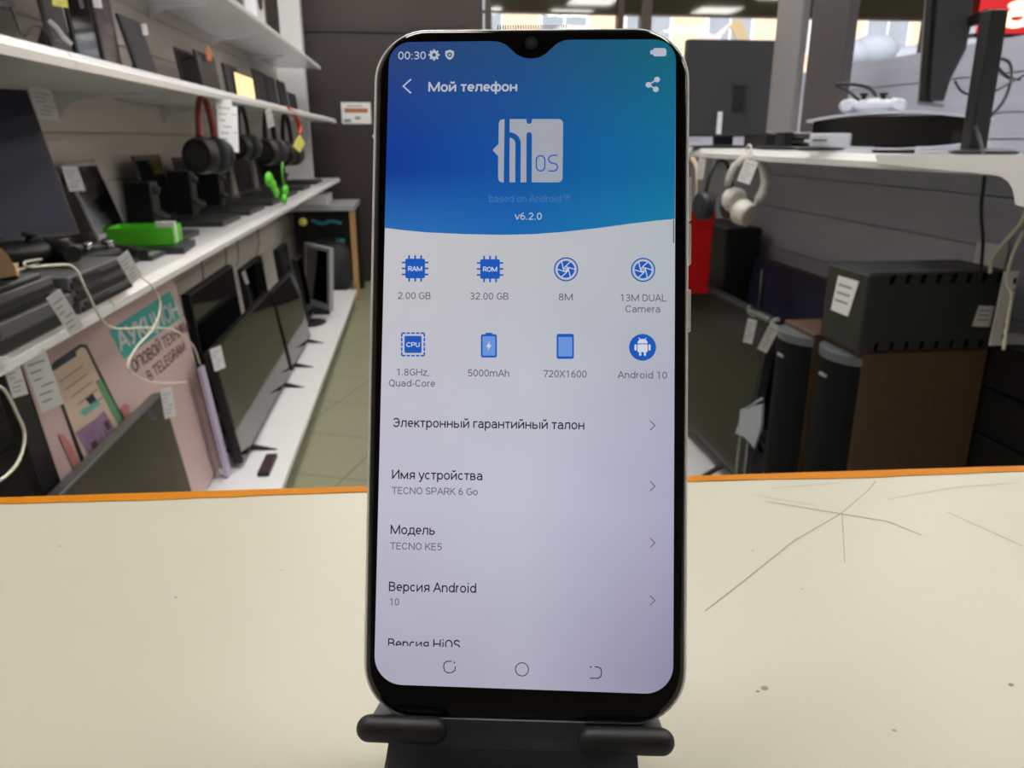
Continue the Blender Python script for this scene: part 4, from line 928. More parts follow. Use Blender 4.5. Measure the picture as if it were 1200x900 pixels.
o = tablet(-.72, onx(277, 100, -.72).y, .40, ZU, .115, .06, 'small glowing picture frame with an orange and cream image on the upper shelf', sc=mat('glowing_picture', (250, 205, 150), .4, emit=.9, noise=.5, nscale=22), name='picture_frame', cat='picture frame')
tablet(-.86, up(300, -.86), .34, ZU, .22, .08, 'grey tablet right behind the glowing picture frame', sc=BLK2)
tablet(-.86, up(314, -.86), .36, ZU, .22, .10, 'dark tablet second past the glowing picture frame', sc=BLK2)
tablet(-.86, up(328, -.86), .32, ZU, .22, .10, 'dark tablet third past the glowing picture frame', sc=BLK2)
tablet(-.86, up(338, -.86), .40, ZU, .17, .10, 'pale-edged tablet near the far end of the upper left shelf', shell=GRY, sc=BLK2)
# --- top shelf boxes
ZTp = 1.735
def tbox(y0, y1, x0, x1, h, m_, nm, label, cat):
    o = thing(nm, label, cat, ((x0 + x1) / 2, (y0 + y1) / 2, ZTp)); build('casing', MB().box(x0, x1, y0, y1, ZTp, ZTp + h), m_, o, bev=.005); return o
yq = onz(305, 16, ZTp).y
o = tbox(3.9, 4.2, -.98, -.78, .22, GRY, 'computer_case', 'blue-grey computer case on the topmost left shelf', 'computer case'); build('side_vent', MB().box(-.78, -.776, 3.95, 4.12, ZTp + .05, ZTp + .15), BLK2, o)
o = tbox(4.3, 4.55, -.98, -.75, .26, WHT, 'speaker_box', 'white box with a round dark cone on the topmost left shelf', 'speaker'); build('cone', MB().cyl((-.752, 4.42, ZTp + .15), (-.745, 4.42, ZTp + .15), .06), BLK, o)
o = tbox(4.65, 5.05, -.98, -.76, .30, BRN, 'wooden_speaker', 'dark brown speaker box farthest along the topmost left shelf', 'speaker'); build('grille', MB().box(-.76, -.752, 4.68, 5.02, ZTp + .02, ZTp + .28), BLK, o)
# --- headphones hanging under the upper shelf
hr = mat('dark_red_band', (150, 66, 60), .5, noise=.1)
def hang(u, v, x, s, label, **k): p = onx(u, v, x); return headphones(V((p.x, p.y, 1.328)) , s, label, BLK, BLK2, yaw=k.pop('yaw', .9), group='headphones hanging under the upper left shelf', **k)
def hpix(u_c, v_top, v_cup, x, label, accent=None, yaw=1.0):
    """headset hanging from the shelf; ear cups near v_cup"""
    a = onx(u_c, v_top, x); b2 = onx(u_c, v_cup, x); hgt = 1.328 - b2.z; s = hgt / 1.75
    o = headphones(V((x, b2.y, 1.328)), s, label, BLK, BLK2, yaw=yaw, accent=accent, spread=.42, group='headphones hanging under the upper left shelf'); return o
hpix(245, 116, 182, -.66, 'black headphones with dark red band sides hanging nearest', accent=hr, yaw=1.25)
hpix(287, 128, 172, -.70, 'black headphones hanging right of the twin white cards', yaw=1.25)
hpix(318, 130, 178, -.66, 'black headphones with a white tag, above the green gloves', yaw=1.25)
hpix(338, 132, 180, -.70, 'black headphones next to the yellow note', yaw=1.25)
price_tag(onx(262, 116, -.61), onx(266, 172, -.61), .050, 'left one of twin long white cards hanging from the upper shelf', nrm=(.6, -1, 0))
price_tag(onx(271, 124, -.61), onx(273, 178, -.61), .040, 'right one of twin long white cards hanging from the upper shelf', nrm=(.6, -1, 0))
price_tag(onx(314, 128, -.60), onx(318, 149, -.60), .030, 'short white tag on black headphones above the green gloves', nrm=(.6, -1, 0))
solo('yellow_note', MB().prism([onx(u, v, -.60) for u, v in ((351, 157), (357, 168), (351, 179), (343, 171))], (.002, 0, 0)), YEL, 'yellow paper note hanging diagonally near the white column', 'note', onx(350, 170, -.60))
cable([onx(336, 127, -.62), onx(345, 134, -.62), onx(351, 148, -.61), onx(351, 158, -.605)], .012, mat('red_orange_strap', (190, 60, 36), .5, noise=.1), 'red-orange strap holding the yellow note under the upper shelf', name='strap')
solo('red_hook_tag', MB().obox(onx(365, 156, -.86), V((0, .02, 0)), V((.05, 0, 0)), V((0, 0, .06))), RED, 'small red tag on the white column edge', 'tag', onx(365, 156, -.86))
# gadgets on the shelf beneath the headphones: webcams and small black speakers
for (u, v, y_, s, lab) in ((222, 0, 2.78, .11, 'nearest'), (240, 0, 3.26, .12, 'second'), (292, 0, 3.72, .11, 'third'), (360, 0, 5.42, .15, 'farthest')):
    o = thing('speaker', 'small black table speaker on the left shelf behind the laptops, %s of four' % lab, 'speaker', (-.91, y_, ZS), 'small speakers on the left shelf')
    build('casing', MB().box(-.96, -.87, y_ - .04, y_ + .04, ZS, ZS + s * 1.5), BLK, o, bev=.008); build('cone', MB().cyl((-.871, y_, ZS + s * .5), (-.866, y_, ZS + s * .6), .036), BLK2, o); build('tweeter', MB().cyl((-.871, y_, ZS + s * 1.15), (-.867, y_, ZS + s * 1.35), .016), BLK2, o)
# green gloves / toy on the front edge
p = onx(332, 222, -.61)
o = thing('green_toy', 'bright green small rubber toy hanging over the left shelf edge', 'toy', p)
m = MB()
for (u, v, r) in ((315, 210, .030), (320, 217, .025), (334, 223, .028), (333, 233, .024), (324, 226, .022)):
    m.ell(onx(u, v, -.606), (r * .5, 0, 0), (0, r * 2.0, 0), (0, 0, r))
build('body', m, GRN, o); build('cord', MB().tube([onx(331, 190, -.60), onx(331, 205, -.60), onx(334, 222, -.605)], .004), GRN, o)
# white box under the shelf end, and the desk at the far end
m = MB(); m.box(-.80, -.63, 5.9, 6.3, .74, .86)
o = thing('desk', 'grey-topped desk with a light wood leg at the far end, dark shelf space below', 'desk', (-.72, 6.3, 0))
build('desk_top', MB().box(-1.02, -.46, 5.95, 6.58, .69, .73), GRY, o, bev=.003)
build('leg', MB().box(-.50, -.46, 5.97, 6.01, 0, .69), WOOD, o); build('leg', MB().box(-.50, -.46, 6.52, 6.56, 0, .69), BLK, o)
build('back_panel', MB().box(-1.0, -.50, 6.54, 6.56, .12, .69), BLK, o)
solo('small_white_box', MB().box(-.84, -.66, 6.02, 6.4, .73, .80), WHT, 'small white box on the grey desk under the shelf end', 'box', (-.75, 6.2, .73), bev=.004)
teal = mat('teal_fabric', (40, 120, 130), .7, noise=.3, nscale=30)
o = thing('black_bag', 'black bag with teal trim stored under the desk', 'bag', (-.72, 6.2, 0))
build('bag_body', MB().ell((-.72, 6.25, .225), (.19, 0, 0), (0, .16, 0), (0, 0, .225), 24, 14, .7), BLK2, o)
m = MB(); m.tube([ony(365, 258, 6.04), ony(378, 262, 6.03), ony(388, 259, 6.03), ony(400, 262, 6.04)], .012); m.tube([ony(394, 281, 6.05), ony(404, 282, 6.05)], .014); build('teal_strap', m, teal, o)
yb = ony(355, 260, 5.93); o = thing('yellow_ball', 'small yellow ball hanging on a string at the desk corner', 'ball', yb); build('ball', MB().ell(yb, (.03, 0, 0), (0, .03, 0), (0, 0, .03)), YEL, o); build('string', MB().tube([yb, V((yb.x, 5.96, .70))], .002, 6), BLK, o)
# notice on the door
a = ony(401, 145, YB - .045); b2 = ony(434, 120, YB - .045)
o = thing('notice', 'small white notice with an orange bar fixed on the dark brown door', 'notice', a)
build('sheet', MB().obox(a, V((b2.x - a.x, 0, 0)), V((0, .004, 0)), V((0, 0, b2.z - a.z))), PAP, o)
W_, H_ = b2.x - a.x, b2.z - a.z
build('orange_bar', MB().obox(a + V((W_ * .1, -.002, H_ * .52)), V((W_ * .8, 0, 0)), V((0, .002, 0)), V((0, 0, H_ * .2))), mat('brown_orange_print', (176, 110, 70), .6, noise=.2), o)
m = MB(); m.obox(a + V((W_ * .2, -.002, H_ * .8)), V((W_ * .5, 0, 0)), V((0, .002, 0)), V((0, 0, H_ * .06))); build('printed_line', m, INK, o); m = MB(); m.obox(a + V((W_ * .06, -.002, H_ * .06)), V((W_ * .25, 0, 0)), V((0, .002, 0)), V((0, 0, H_ * .16))); build('printed_mark', m, INK, o); m = MB(); m.obox(a + V((W_ * .45, -.002, H_ * .2)), V((W_ * .18, 0, 0)), V((0, .002, 0)), V((0, 0, H_ * .14)))
build('printed_mark', m, INK, o)

# ================================================================== RIGHT SHELVING
XP = 1.27; XF = .90
rp = mat('dark_grey_plank_panel', (176, 179, 196), .5, noise=.14, nscale=4, stretch=(1, 1, 10), bump=.03)
m = MB(); z = .0; m.box(XP + .012, XP + .03, .75, 4.6, 0, 1.40)
zs = [0.0, .13, .27, .41, .55, .69, .83, .97, 1.08, 1.20, 1.255, 1.335, 1.408]
for a_, b_ in zip(zs, zs[1:]): m.box(XP, XP + .014, .75, 4.6, a_ + .0015, b_ - .0015)
solo('plank_panel', m, rp, 'grey plank-clad back panel standing behind the right shelf', 'panel', (XP, 2.5, 0))
rs = shelf('wall_shelf', XF, XP - .003, .80, 4.5, 1.172, .016, 'white right shelf holding monitors and the game console', 'right shelf', [2.9, 3.8], railh=.026, front=-1)
# thick curved bracket / upright at the near end
o = thing('shelf_bracket', 'white curved steel bracket under the near end of the right shelf', 'bracket', (1.08, 1.15, 1.0))
YA = 1.36
br_pts = [(1027, 181), (1200, 181), (1260, 181), (1260, 262), (1200, 242), (1192, 240), (1189, 222), (1183, 212), (1175, 207), (1163, 204.5), (1150, 203), (1030, 192)]
m = MB(); m.prism([onx(u, v, .883) for u, v in br_pts], (-.003, 0, 0)); 
build('plate', m, WHT, o)
dk = thing('display_plinth', 'low white plinth along the right panel, seen behind the phone', 'plinth', (1.0, 2.6, 0))
build('deck', MB().box(.86, XP - .002, 1.0, 4.5, .08, .105), WHT, dk, bev=.003); build('kick_board', MB().box(.92, .935, 1.0, 4.5, 0, .08), BLK2, dk)
# television facing the aisle on the right plinth
a = onx(885, 376, .98); bz = onx(858, 549, .98).z
panel('television', V((.98, a.y + 1.1, .16)), V((0, -1.1, 0)), V((.05, 0, a.z - .16)), V((.03, 0, .002)), 'large dark television on the right plinth beside the phone', 'television', .012, mat('olive_black_screen', (24, 23, 20), .16, noise=.1, nscale=3), BLK2, feet=.105, side=-1)
# navy panel behind it
a = onx(985, 345, 1.12); b2 = onx(866, 302, 1.12)
panel('television', V((1.12, b2.y, .28)), V((0, a.y - b2.y, 0)), V((.06, 0, (a.z + b2.z) / 2 - .28)), V((.03, 0, .002)), 'dark navy television behind the speakers, against the right panel', 'television', .006, mat('navy_black_screen', (16, 16, 50), .6, noise=.1, nscale=3), BLK, feet=.105)
solo('black_case', MB().box(1.09, 1.22, 2.64, 3.0, .105, .90), BLK, 'tall black case standing between the navy television and the red box', 'case', (1.15, 2.8, .105), bev=.01)
# floor-standing speakers
def tower(x, y, w_, d_, h, label):
    o = thing('tower_speaker', label, 'speaker', (x + d_ / 2, y + w_ / 2, .105), 'tower speakers')
    build('cabinet', MB().box(x, x + d_, y, y + w_, .105, h), BRN, o, bev=.003)
    m = MB(); m.prism([(x, y - .0, .11), (x, y + w_, .11), *[(x - .036 * math.sin(math.pi * k / 12) ** .6, y + w_ * (1 - k / 12), .11) for k in range(1, 12)]], (0, 0, h - .105 - .03)); 
    g_ = build('grille', m, mat('black_grille_cloth', (14, 16, 20), .85, noise=.3, nscale=400, spec=.2), o)
    m = MB(); m.prism([(x, y, h - .03), (x, y + w_, h - .03), *[(x - .039 * math.sin(math.pi * k / 12) ** .6, y + w_ * (1 - k / 12), h - .03) for k in range(1, 12)]], (0, 0, .018)); build('top_trim', m, mat('slate_trim', (96, 102, 106), .35, noise=.05), o)
    build('badge', MB().box(x - .0385, x - .0345, y + w_ * .42, y + w_ * .60, h - .070, h - .064), GRY, o)
    return o
HS = onx(1005, 413, .875).z
tower(.882, 1.395, .150, .275, .79, 'brown-sided tower speaker carrying the black power unit')
tower(.862, 1.556, .145, .275, .79, 'tower speaker with a curved black grille, behind the one carrying the power unit')
# black power unit on top of the speaker
o = thing('power_unit', 'black slotted power unit lying on the brown tower speaker', 'power unit', (1.0, 1.5, .79))
x0, x1, y0, y1 = .868, 1.168, 1.392, 1.545; zb, zt_ = .791, .948
m = MB(); build('casing', MB().box(x0, x1, y0, y1, zb, zt_), mat('charcoal_casing', (44, 45, 42), .55, noise=.12, nscale=30), o, bev=.004)
build('top_cover', MB().box(x0 + .004, x1 - .004, y0 + .004, y1 - .004, zt_, zt_ + .003), mat('charcoal_cover', (62, 63, 68), .5, noise=.12, nscale=30), o)
hole = mat('slot_black', (4, 4, 5), .9, spec=.05, noise=.1)
for k in range(8):
    xx = x0 + .045 + k * .0325
    build('slot', MB().prism([(xx, y0 - .0008, zt_ - .018), (xx + .008, y0 - .0008, zt_ - .020), (xx + .013, y0 - .0008, zt_ - .001), (xx + .003, y0 - .0008, zt_ - .001)], (0, .0015, 0)), hole, o)
    build('slot', MB().prism([(xx - .012, y0 - .0008, zb + .004), (xx - .005, y0 - .0008, zb + .004), (xx - .003, y0 - .0008, zb + .020), (xx - .010, y0 - .0008, zb + .020)], (0, .0015, 0)), hole, o)
def stick(pts, nm, label, m_=PAP, d_=(0, -.0012, 0), lines=3):
    P_ = [V(p) for p in pts]; o = thing(nm, label, 'label', P_[0]); build('sheet', MB().prism(P_, d_), m_, o)
    m = MB()
    for k in range(lines):
        f0, f1 = .2 + .22 * k, .26 + .22 * k
        a0 = P_[0].lerp(P_[3], f0); a1 = P_[1].lerp(P_[2], f0); c0 = P_[0].lerp(P_[3], f1); c1 = P_[1].lerp(P_[2], f1); dd = V(d_) * 1.15
        m.add([a0.lerp(a1, .12) + dd, a0.lerp(a1, .8) + dd, c0.lerp(c1, .8) + dd, c0.lerp(c1, .12) + dd], [(0, 1, 2, 3)])
    build('printed_lines', m, INK, o); return o
stick([onx(u, v, x0 - .001) for u, v in ((983, 323), (1007, 330), (994, 371), (974, 363))], 'sticker', 'white price label on the left side of the black power unit', d_=(-.0012, 0, 0))
stick([ony(u, v, y0 - .001) for u, v in ((1147, 358), (1165, 358.5), (1159, 383), (1139, 382))], 'sticker', 'white label on the lower right front of the black power unit')
# pipe clamp / tube with tags above the television
o = thing('clamp_bar', 'grey-green bar clamp lying on the television top edge, two tags tied to it', 'clamp', onx(895, 372, .97))
build('bar', MB().tube([onx(879, 366, .95), onx(892, 370, .95), onx(903, 376, .95)], .009), mat('grey_green_metal', (110, 122, 118), .4, .3, noise=.2), o)
m = MB(); m.tube([onx(878, 358, .95), onx(878, 366, .95), onx(884, 370, .95)], .006); m.tube([onx(904, 377, .95), onx(912, 374, .95)], .006); build('jaw', m, GRY, o)
build('rod', MB().tube([onx(894, 316, 1.08), onx(890, 362, 1.05)], .006), BLK2, o)
price_tag(onx(882, 374, .93), onx(876, 402, .93), .026, 'left one of two tags tied to the bar clamp', nrm=(-1, -1.6, 0))
price_tag(onx(909, 380, .92), onx(893, 411, .92), .028, 'right one of two tags tied to the bar clamp', nrm=(-1, -1.6, 0))
# plastic bag with adapter
o = thing('plastic_bag', 'clear plastic bag with a white adapter beside the big right television', 'bag', onx(878, 530, .90))
bm_ = mat('milky_plastic', (190, 198, 214), .25, noise=.1, alpha=.75)
m = MB()
ptsb = [(867, 480), (893, 474), (892, 500), (883, 526), (874, 514), (861, 508), (866, 494)]
m.prism([onx(u, v, .90) for u, v in ptsb], (.012, .01, 0)); build('bag_body', m, bm_, o, bev=.002)
build('adapter', MB().obox(onx(868, 510, .905), V((0, -.05, 0)), V((.02, 0, 0)), V((0, 0, .055))), WHT, o, bev=.004)
build('tie', MB().tube([onx(876, 478, .90), onx(893, 467, .905)], .004), bm_, o)
for du, lab in ((866, 'left'), (876, 'right')):
    cable([onx(du + 2, 508, .915), onx(du - 1, 530, .915), V((.905, onx(du, 560, .915).y, .108))], .003, GRY, 'grey cord hanging below the plastic bag, the %s one' % lab)
# white headphones hanging from the right shelf edge
wh = mat('off_white_plastic', (214, 212, 208), .4, noise=.04); wh2 = mat('warm_grey_pad', (186, 182, 172), .5, noise=.06)
HX = .872
o = thing('headphones', 'white headphones hanging from the right shelf edge with a price tag', 'headphones', onx(873, 180, HX))
yh = onx(873, 215, HX).y; zc0 = onx(873, 184, HX).z; k_ = (onx(873, 184, HX).z - onx(873, 260, HX).z) / 76   # metres per pixel
def hp2(u, v, dx=0.0): p = ony(u, v, yh + dx); return p
band = [(853, 218), (855, 205), (861, 194), (870, 186), (880, 184), (889, 189), (895, 200), (897, 214), (894, 226), (888, 236)]
pts = [hp2(*q, .03 - .06 * i / 9) for i, q in enumerate(band)]
m = MB(); vs = []; n = len(pts)
for i, p in enumerate(pts):
    t_ = (pts[min(i + 1, n - 1)] - pts[max(i - 1, 0)]).normalized(); q = Y_.cross(t_).normalized(); wd = .014
    for (aa_, bb) in ((-1, -1), (1, -1), (1, 1), (-1, 1)): vs.append(p + Y_ * (aa_ * wd) + X_ * aa_ * .004 + q * (bb * (.008 if i < 6 else .011)))
m.add(vs, [(i * 4 + k, i * 4 + (k + 1) % 4, (i + 1) * 4 + (k + 1) % 4, (i + 1) * 4 + k) for i in range(n - 1) for k in range(4)] + [(0, 3, 2, 1), tuple((n - 1) * 4 + k for k in range(4))], True)
build('headband', m, wh, o)
c1 = hp2(858, 233, .03); c2 = hp2(871, 249, -.015); dd = V((.35, -.8, -.28)).normalized()
build('ear_cup', MB().cyl(c1 + dd * .010, c1 - dd * .014, .034, 28, .028), wh, o, bev=.003); build('ear_cushion', MB().ell(c1 + dd * .016, dd * .012, dd.orthogonal().normalized() * .034, dd.cross(dd.orthogonal().normalized()) * .034), wh, o)
build('ear_cup', MB().cyl(c2 - dd * .006, c2 + dd * .024, .035, 28, .030), wh, o, bev=.003); build('ear_cushion', MB().ell(c2 - dd * .010, dd * .012, dd.orthogonal().normalized() * .035, dd.cross(dd.orthogonal().normalized()) * .035), wh, o)
build('cup_cap', MB().cyl(c2 + dd * .024, c2 + dd * .026, .026, 28), wh2, o)
build('cup_arm', MB().tube([hp2(888, 236, -.03), hp2(884, 241, -.025), c2 + dd * .006 + X_ * .03], .006), wh, o)
build('cap_badge', MB().cyl(c2 + dd * .026, c2 + dd * .0266, .006, 16), GRY, o)
price_tag(hp2(881, 188, -.05), hp2(871, 214, -.05), .034, 'white price tag inside the band of the white headphones', nrm=(-.5, -1, 0))
m = MB(); c = onx(879, 176, XF - .02)
for k in range(13): pass
cable([c + V((-.004, .016 * math.cos(k * math.pi / 8), .014 * math.sin(k * math.pi / 8))) for k in range(17)], .0022, WCB, 'white wire ring hooking the white headphones to the right shelf', name='wire_ring')
# black headphones and red box hanging left of them
yk = onx(826, 215, .86).y
headphones(V((.905, yk, 1.14)), .075, 'black headphones hanging beside the phone at the right shelf edge', mat('blue_black_plastic', (34, 38, 46), .45, noise=.1), BLK2, yaw=.2, spread=.6)
solo('beige_strap', MB().tube([onx(811, 186, .87), onx(817, 198, .87), onx(816, 235, .87)], .007), mat('beige_strap', (196, 176, 156), .6, noise=.1), 'beige strap hanging beside the phone edge under the right shelf', 'strap', onx(811, 186, .87))
price_tag(onx(823, 186, .865), onx(820, 210, .865), .022, 'white tag beside the beige strap under the right shelf', nrm=(-1, -1.6, 0))
q = ony(820, 345, 2.62); q0 = ony(800, 345, 2.62); q1 = ony(827, 345, 2.62); zt2 = ony(820, 249, 2.62).z
o = thing('red_box', 'bright red box hanging below the right shelf, next to the phone edge', 'box', q)
wdx = q1.x - q0.x
build('carton', MB().obox(q0, V((wdx + .01, 0, 0)), V((0, .10, 0)), V((0, 0, zt2 - q0.z))), RED, o, bev=.006)
build('carton_lid', MB().obox(V((q0.x - .002, 2.617, zt2 - .03)), V((wdx + .016, 0, 0)), V((0, .106, 0)), V((0, 0, .034))), RED, o, bev=.003)
build('loop', MB().tube([V((q1.x - .03, 2.67, zt2)), V((q1.x - .04, 2.67, zt2 + .1)), V((q1.x - .05, 2.67, 1.157))], .003), BLK, o)
# --- monitors on the right shelf
ZR = 1.172
mk = mat('charcoal_back_shell', (52, 52, 57), .55, noise=.08, nscale=20)
def backmon(P0, A, h, T_, label, shell, base=True, gap=.05, lean=V((0, 0, 0)), nm='monitor', sc=GLS):
    """monitor seen from behind; screen on the far side"""
    P0, A, T_ = V(P0), V(A), V(T_); o = thing(nm, label, 'monitor', P0 + A / 2, None)
    U = V((0, 0, h)) + lean
    build('back_shell', MB().obox(P0 + Z_ * gap, A, U, T_), shell, o, bev=.004)
    n_ = T_.normalized(); a = A.normalized()
    build('screen', MB().obox(P0 + Z_ * gap + T_ + a * .012 + U * .03, A - a * .024, U * .94, n_ * .001), sc, o)
    if base:
        c = P0 + A / 2 + T_ * .5; m = MB(); m.obox(c - a * .03, a * .06, n_ * .02, Z_ * (gap + .02)); m.ell(c + Z_ * .005, a * min(.12, A.length * .45), n_ * .07, Z_ * .006, 24, 6)
        build('stand', m, BLK, o)
    return o
ym = 2.46; pa = ony(800, 150, ym); pb = ony(903, 150, ym); ptop = ony(850, 46, ym).z
o = backmon(V((.84, ym, ZR)), V((pb.x - .84, 0, 0)), ptop - ZR - .035, V((0, .035, 0)), 'charcoal monitor back with a port recess, right behind the phone', mk, gap=.035)
r0 = ony(857, 131, ym); r1 = ony(876, 99, ym)
build('port_recess', MB().box(r0.x, r1.x, ym - .0015, ym + .001, r0.z, r1.z), BLK, o)
m = MB(); m.box(r0.x - .003, r1.x + .003, ym - .003, ym, r1.z - .003, r1.z + .003); m.box(r1.x - .006, r1.x + .003, ym - .003, ym, r0.z, r1.z); build('recess_frame', m, BLK2, o)
price_tag(ony(844, 131, 2.40), ony(842, 157, 2.40), .015, 'narrow white tag hanging below the charcoal monitor', nrm=(0, -1, 0))
# silver monitor back, narrow in view
def vert_slab(u0, u1, v, y_a, y_b, h, th, label, shell, gap=.045, lean=V((0, 0, 0)), sc=GLS):
    a = ony(u0, v, y_a); b2 = ony(u1, v, y_b); A = V((b2.x - a.x, b2.y - a.y, 0)); n_ = V((-A.y, A.x, 0)).normalized()
    if n_.dot(a - CAM) < 0: n_ = -n_
    return backmon(V((a.x, a.y, ZR)), A, h, n_ * th, label, shell, gap=gap, lean=lean, sc=sc)
sil = mat('silver_back_shell', (158, 156, 160), .35, .3, noise=.05)
vert_slab(899, 927, 137, 2.17, 2.02, .40, .022, 'silver monitor back on the right shelf, edge-on beside the charcoal one', sil)
dg = mat('warm_dark_grey_shell', (80, 76, 80), .45, noise=.08)
vert_slab(938, 981, 137, 1.98, 1.86, .40, .03, 'dark grey monitor back between the silver monitor and the game console', dg)
solo('black_modem', MB().box(1.00, 1.16, 2.20, 2.36, ZR, ZR + .045), BLK, 'low black device on the right shelf below the monitors', 'modem', (1.08, 2.28, ZR), bev=.006)
solo('cable_coil', MB().tube([V((1.08 + .055 * math.cos(k * .7), 2.10 + .04 * math.sin(k * .7), ZR + .006 + .0016 * k)) for k in range(22)], .0045), BLK, 'coiled black cable on the right shelf behind the console', 'cable', (1.08, 2.1, ZR))
# tall monitor held up by a pole stand
ymn = 1.43
o = thing('monitor', 'tall charcoal monitor back held above the game console by a black pole', 'monitor', ony(1100, 170, ymn))
def pm(pts, y): return [ony(u, v, y) for u, v in pts]
build('back_shell', MB().prism(pm([(1106, -70), (1147, -70), (1141, 0), (1139, 30), (1133, 58), (1115, 93), (1107, 119), (1090, 117)], ymn), (0, .03, 0)), mk, o, bev=.004)
build('bezel', MB().prism(pm([(1097, -70), (1108, -70), (1093, 120), (1083, 118)], ymn + .006), (.003, .022, 0)), BLK, o)
build('front_frame', MB().prism(pm([(1090, -70), (1100, -70), (1086, 119), (1107, 121), (1106, 126), (1075, 123)], ymn + .026), (.003, .006, 0)), GRY, o)
pc = ony(1144, 150, 1.335); pt = ony(1165, 12, 1.335)
build('pole', MB().obox(V((pc.x - .015, 1.32, ZR + .008)), V((.032, 0, 0)), V((0, .03, 0)), V((pt.x - pc.x, 0, pt.z - ZR - .008))), BLK, o, bev=.003)
q0 = ony(1134, 31, ymn + .002); q1 = ony(1155, 10, 1.34)
build('arm', MB().prism([V((q0.x, ymn + .004, q0.z)), V((q1.x, 1.335, q0.z - .006)), V((q1.x, 1.335, q1.z)), V((q0.x, ymn + .004, q1.z))], (.012, .012, 0)), BLK, o)
build('base', MB().ell((pc.x, 1.305, ZR + .006), (.06, 0, 0), (0, .05, 0), (0, 0, .0065), 28, 6), BLK, o)
# game console lying flat, two white shells around a black core
cc = V((1.045, 1.52, ZR)); L2 = .185
e1 = V((.42, -.907, 0)).normalized(); e1 = V((.62, -.785, 0)); e2 = V((.785, .62, 0))
e1 = V((.76, -.65, 0)); e2 = V((.65, .76, 0)); HWc = .068
cc = V((1.0365, 1.6375, ZR + .002)) + e2 * HWc
cc = V((.98, 1.565, ZR + .002)) + e2 * HWc
o = thing('game_console', 'white and black game console lying flat on the right shelf', 'game console', cc)
def lens(zbase, th, hl, hw_, bulge, flip=1, curve_=.012, seg=20):
    """thin shell with a curved long profile"""
    m = MB(); vs = []; fs = []
    for i in range(seg + 1):
        s_ = -1 + 2 * i / seg; w_ = hw_ * (1 - .10 * s_ * s_); zc_ = zbase + flip * (-curve_ * s_ * s_)
        for (a_, b_) in ((-1, 0), (1, 0), (1, 1), (-1, 1)): vs.append(cc + e1 * (hl * s_) + e2 * (w_ * a_) + Z_ * (zc_ + th * b_))
    for i in range(seg):
        for k in range(4): fs.append((i * 4 + k, i * 4 + (k + 1) % 4, (i + 1) * 4 + (k + 1) % 4, (i + 1) * 4 + k))
    fs += [(0, 3, 2, 1), tuple(seg * 4 + k for k in range(4))]; m.add(vs, fs); return m
bwht = mat('bluish_white_shell', (214, 218, 232), .3, noise=.03)
build('core', lens(.012, .060, .160, HWc * .86, 0, 1, .0), mat('glossy_black_core', (12, 12, 16), .08, noise=.1), o)
build('lower_shell', lens(.004, .005, .173, HWc, 0, -1, .016), bwht, o)
build('upper_shell', lens(.076, .006, .173, HWc, 0, 1, .016), bwht, o)
m = MB(); q = cc - e1 * .162; m.prism([q - e2 * .064 + Z_ * .010, q + e2 * .064 + Z_ * .010, q + e2 * .064 + Z_ * .038, q - e2 * .064 + Z_ * .038], e1 * .085)
build('end_cover', m, bwht, o, bev=.004)
build('disc_slot', MB().obox(cc - e1 * .155 - e2 * .0645 + Z_ * .022, e1 * .03, Z_ * .003, -e2 * .001), BLK, o)
build('rubber_foot', MB().box(cc.x - .03, cc.x + .03, cc.y - .03, cc.y + .03, ZR, ZR + .02), BLK, o)
price_tag(onp(1018, 137, V((.94, 1.66, 1.2)), V((-.5, -1, 0)).normalized()), onp(1012, 173, V((.94, 1.66, 1.2)), V((-.5, -1, 0)).normalized()), .020, 'white paper tag hanging over the front of the game console', nrm=(-.5, -1, 0))
# white game controller on the console
cq = ony(1019, 124, 1.66)
controller(V((cq.x + .03, 1.70, cc.z + .082 + .014)), (.85, -.5, 0), (.5, .85, 0), .115, 'white game controller resting on top of the game console', bwht, BLK)
# cables on the right
cable([ony(1196, 93, 1.42), ony(1180, 90, 1.43), ony(1168, 76, 1.43), ony(1172, 69, 1.44), ony(1183, 74, 1.44), ony(1185, 92, 1.42), ony(1176, 118, 1.40), ony(1158, 138, 1.38), ony(1143, 143, 1.34), ony(1150, 170, 1.26), ony(1154, 200, 1.22), ony(1150, 245, 1.24), ony(1152, 285, 1.32), ony(1149, 322, 1.36)], .0030, BLK, 'black cable looping behind the pole and hanging down to the power unit')
cable([ony(1119, 95, 1.37), ony(1126, 106, 1.37), ony(1138, 111, 1.38), ony(1158, 110, 1.38), ony(1178, 100, 1.40), ony(1200, 88, 1.42)], .0022, BLK, 'thin black cable from the tall monitor to the right edge')
cable([ony(979, 99, 1.7), ony(1000, 99, 1.7), ony(1018, 103, 1.7), ony(1026, 112, 1.72)], .004, BLK, 'black cable behind the white game controller')
cable([ony(979, 100, 1.7), ony(995, 108, 1.7), ony(1008, 119, 1.70)], .003, BLK, 'thin black cable beside the white game controller')
cable([ony(1160, 320, 1.33), ony(1164, 300, 1.33), ony(1180, 280, 1.3), ony(1196, 262, 1.28), ony(1204, 240, 1.26)], .0035, WCB, 'cream cable rising behind the power unit to the bracket')
cable([ony(1176, 410, 1.24), ony(1182, 370, 1.25), ony(1186, 345, 1.26), ony(1180, 330, 1.27), ony(1186, 300, 1.27), ony(1200, 270, 1.26)], .003, WCB, 'white cable running down by the slotted white upright')
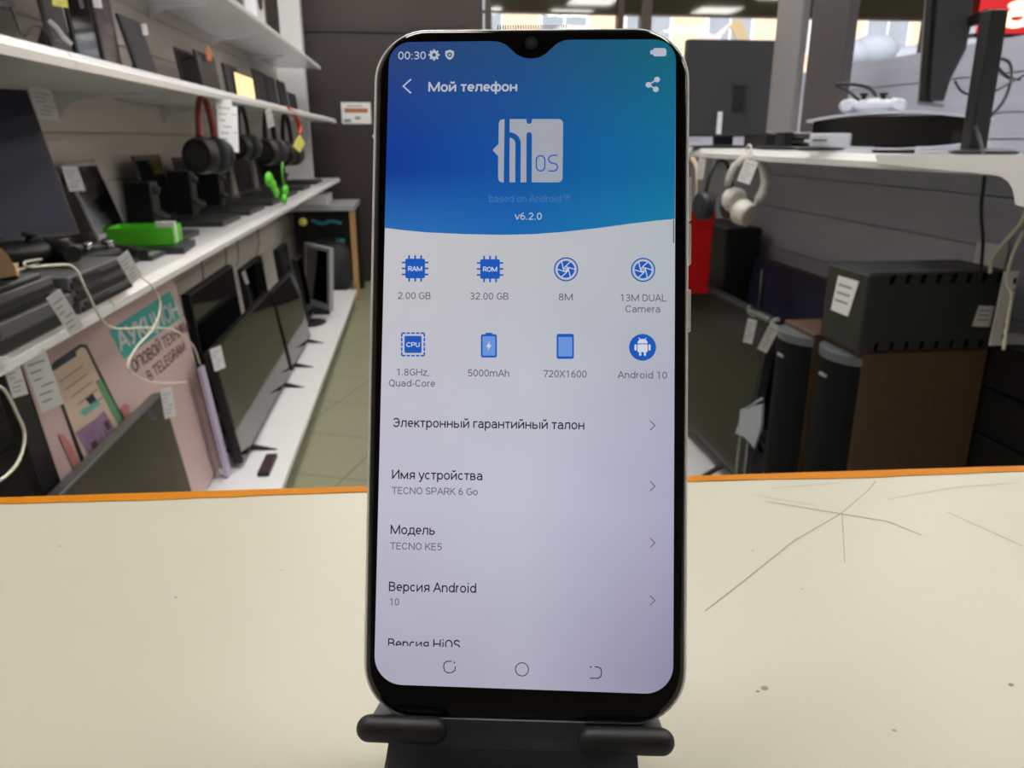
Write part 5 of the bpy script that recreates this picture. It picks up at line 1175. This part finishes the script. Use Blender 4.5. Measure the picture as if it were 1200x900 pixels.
# slotted white upright behind
a = ony(1163, 405, 1.33); b2 = ony(1184, 330, 1.33)
o = thing('slotted_upright', 'white perforated steel strip leaning right of the power unit', 'upright', a)
lnv = ony(1178, 318, 1.36) - ony(1160, 405, 1.36)
build('strip', MB().obox(ony(1160, 405, 1.36), V((.030, 0, 0)), V((0, .004, 0)), lnv), WHT, o)
m = MB()
for k in range(6): m.obox(ony(1160, 405, 1.36) + V((.022, -.001, .0)) + lnv * (.08 + .15 * k), V((.005, 0, 0)), V((0, .001, 0)), lnv * .08)
build('holes', m, BLK, o)
# white box right of it
solo('white_carton', MB().box(1.228, 1.262, 1.52, 1.58, .105, .985), WHT, 'tall white carton at the right edge behind the perforated strip', 'carton', (1.22, 1.5, .105), bev=.004)
# black receivers stacked at the right edge
yy = 1.10
for (zz, hh, dx, lab, wl) in ((.105, .30, 0, 'bottom black cabinet of the stack at the right edge', 1), (.405, .11, .0, 'black receiver second from the bottom of the right-edge stack', 0), (.515, .09, .0, 'black receiver third from the bottom of the right-edge stack', 0), (.605, .10, .0, 'black receiver second from the top of the right-edge stack', 0), (.705, .10, .0, 'topmost black receiver of the right-edge stack, paper lying on it', 0)):
    x0 = 1.163 + dx; zz += .0; o = thing('receiver', lab, 'receiver', (1.2, 1.22, zz), 'receivers at the right edge')
    build('casing', MB().box(x0, 1.262, 1.10, 1.51, zz + .006, zz + hh), BLK, o, bev=.004)
    build('front_panel', MB().box(x0 + .01, 1.25, 1.095, 1.10, zz + .02, zz + hh * .8), GLS, o)
    m = MB()
    for xx in (x0 + .02, 1.24):
        for yv in (1.12, 1.49): m.cyl((xx, yv, zz), (xx, yv, zz + .008), .01, 12)
    build('rubber_feet', m, BLK2, o)
    if not wl: build('volume_knob', MB().cyl((x0 + .05, 1.095, zz + hh / 2), (x0 + .05, 1.075, zz + hh / 2), .014, 20), GRY, o)
solo('paper_sheet', MB().prism([(1.172, 1.37, .8055), (1.258, 1.35, .8055), (1.26, 1.45, .8055), (1.175, 1.475, .8055)], (0, 0, .001)), PAP, 'white paper sheet on the topmost black receiver at the right edge', 'paper', (1.2, 1.2, .8055))
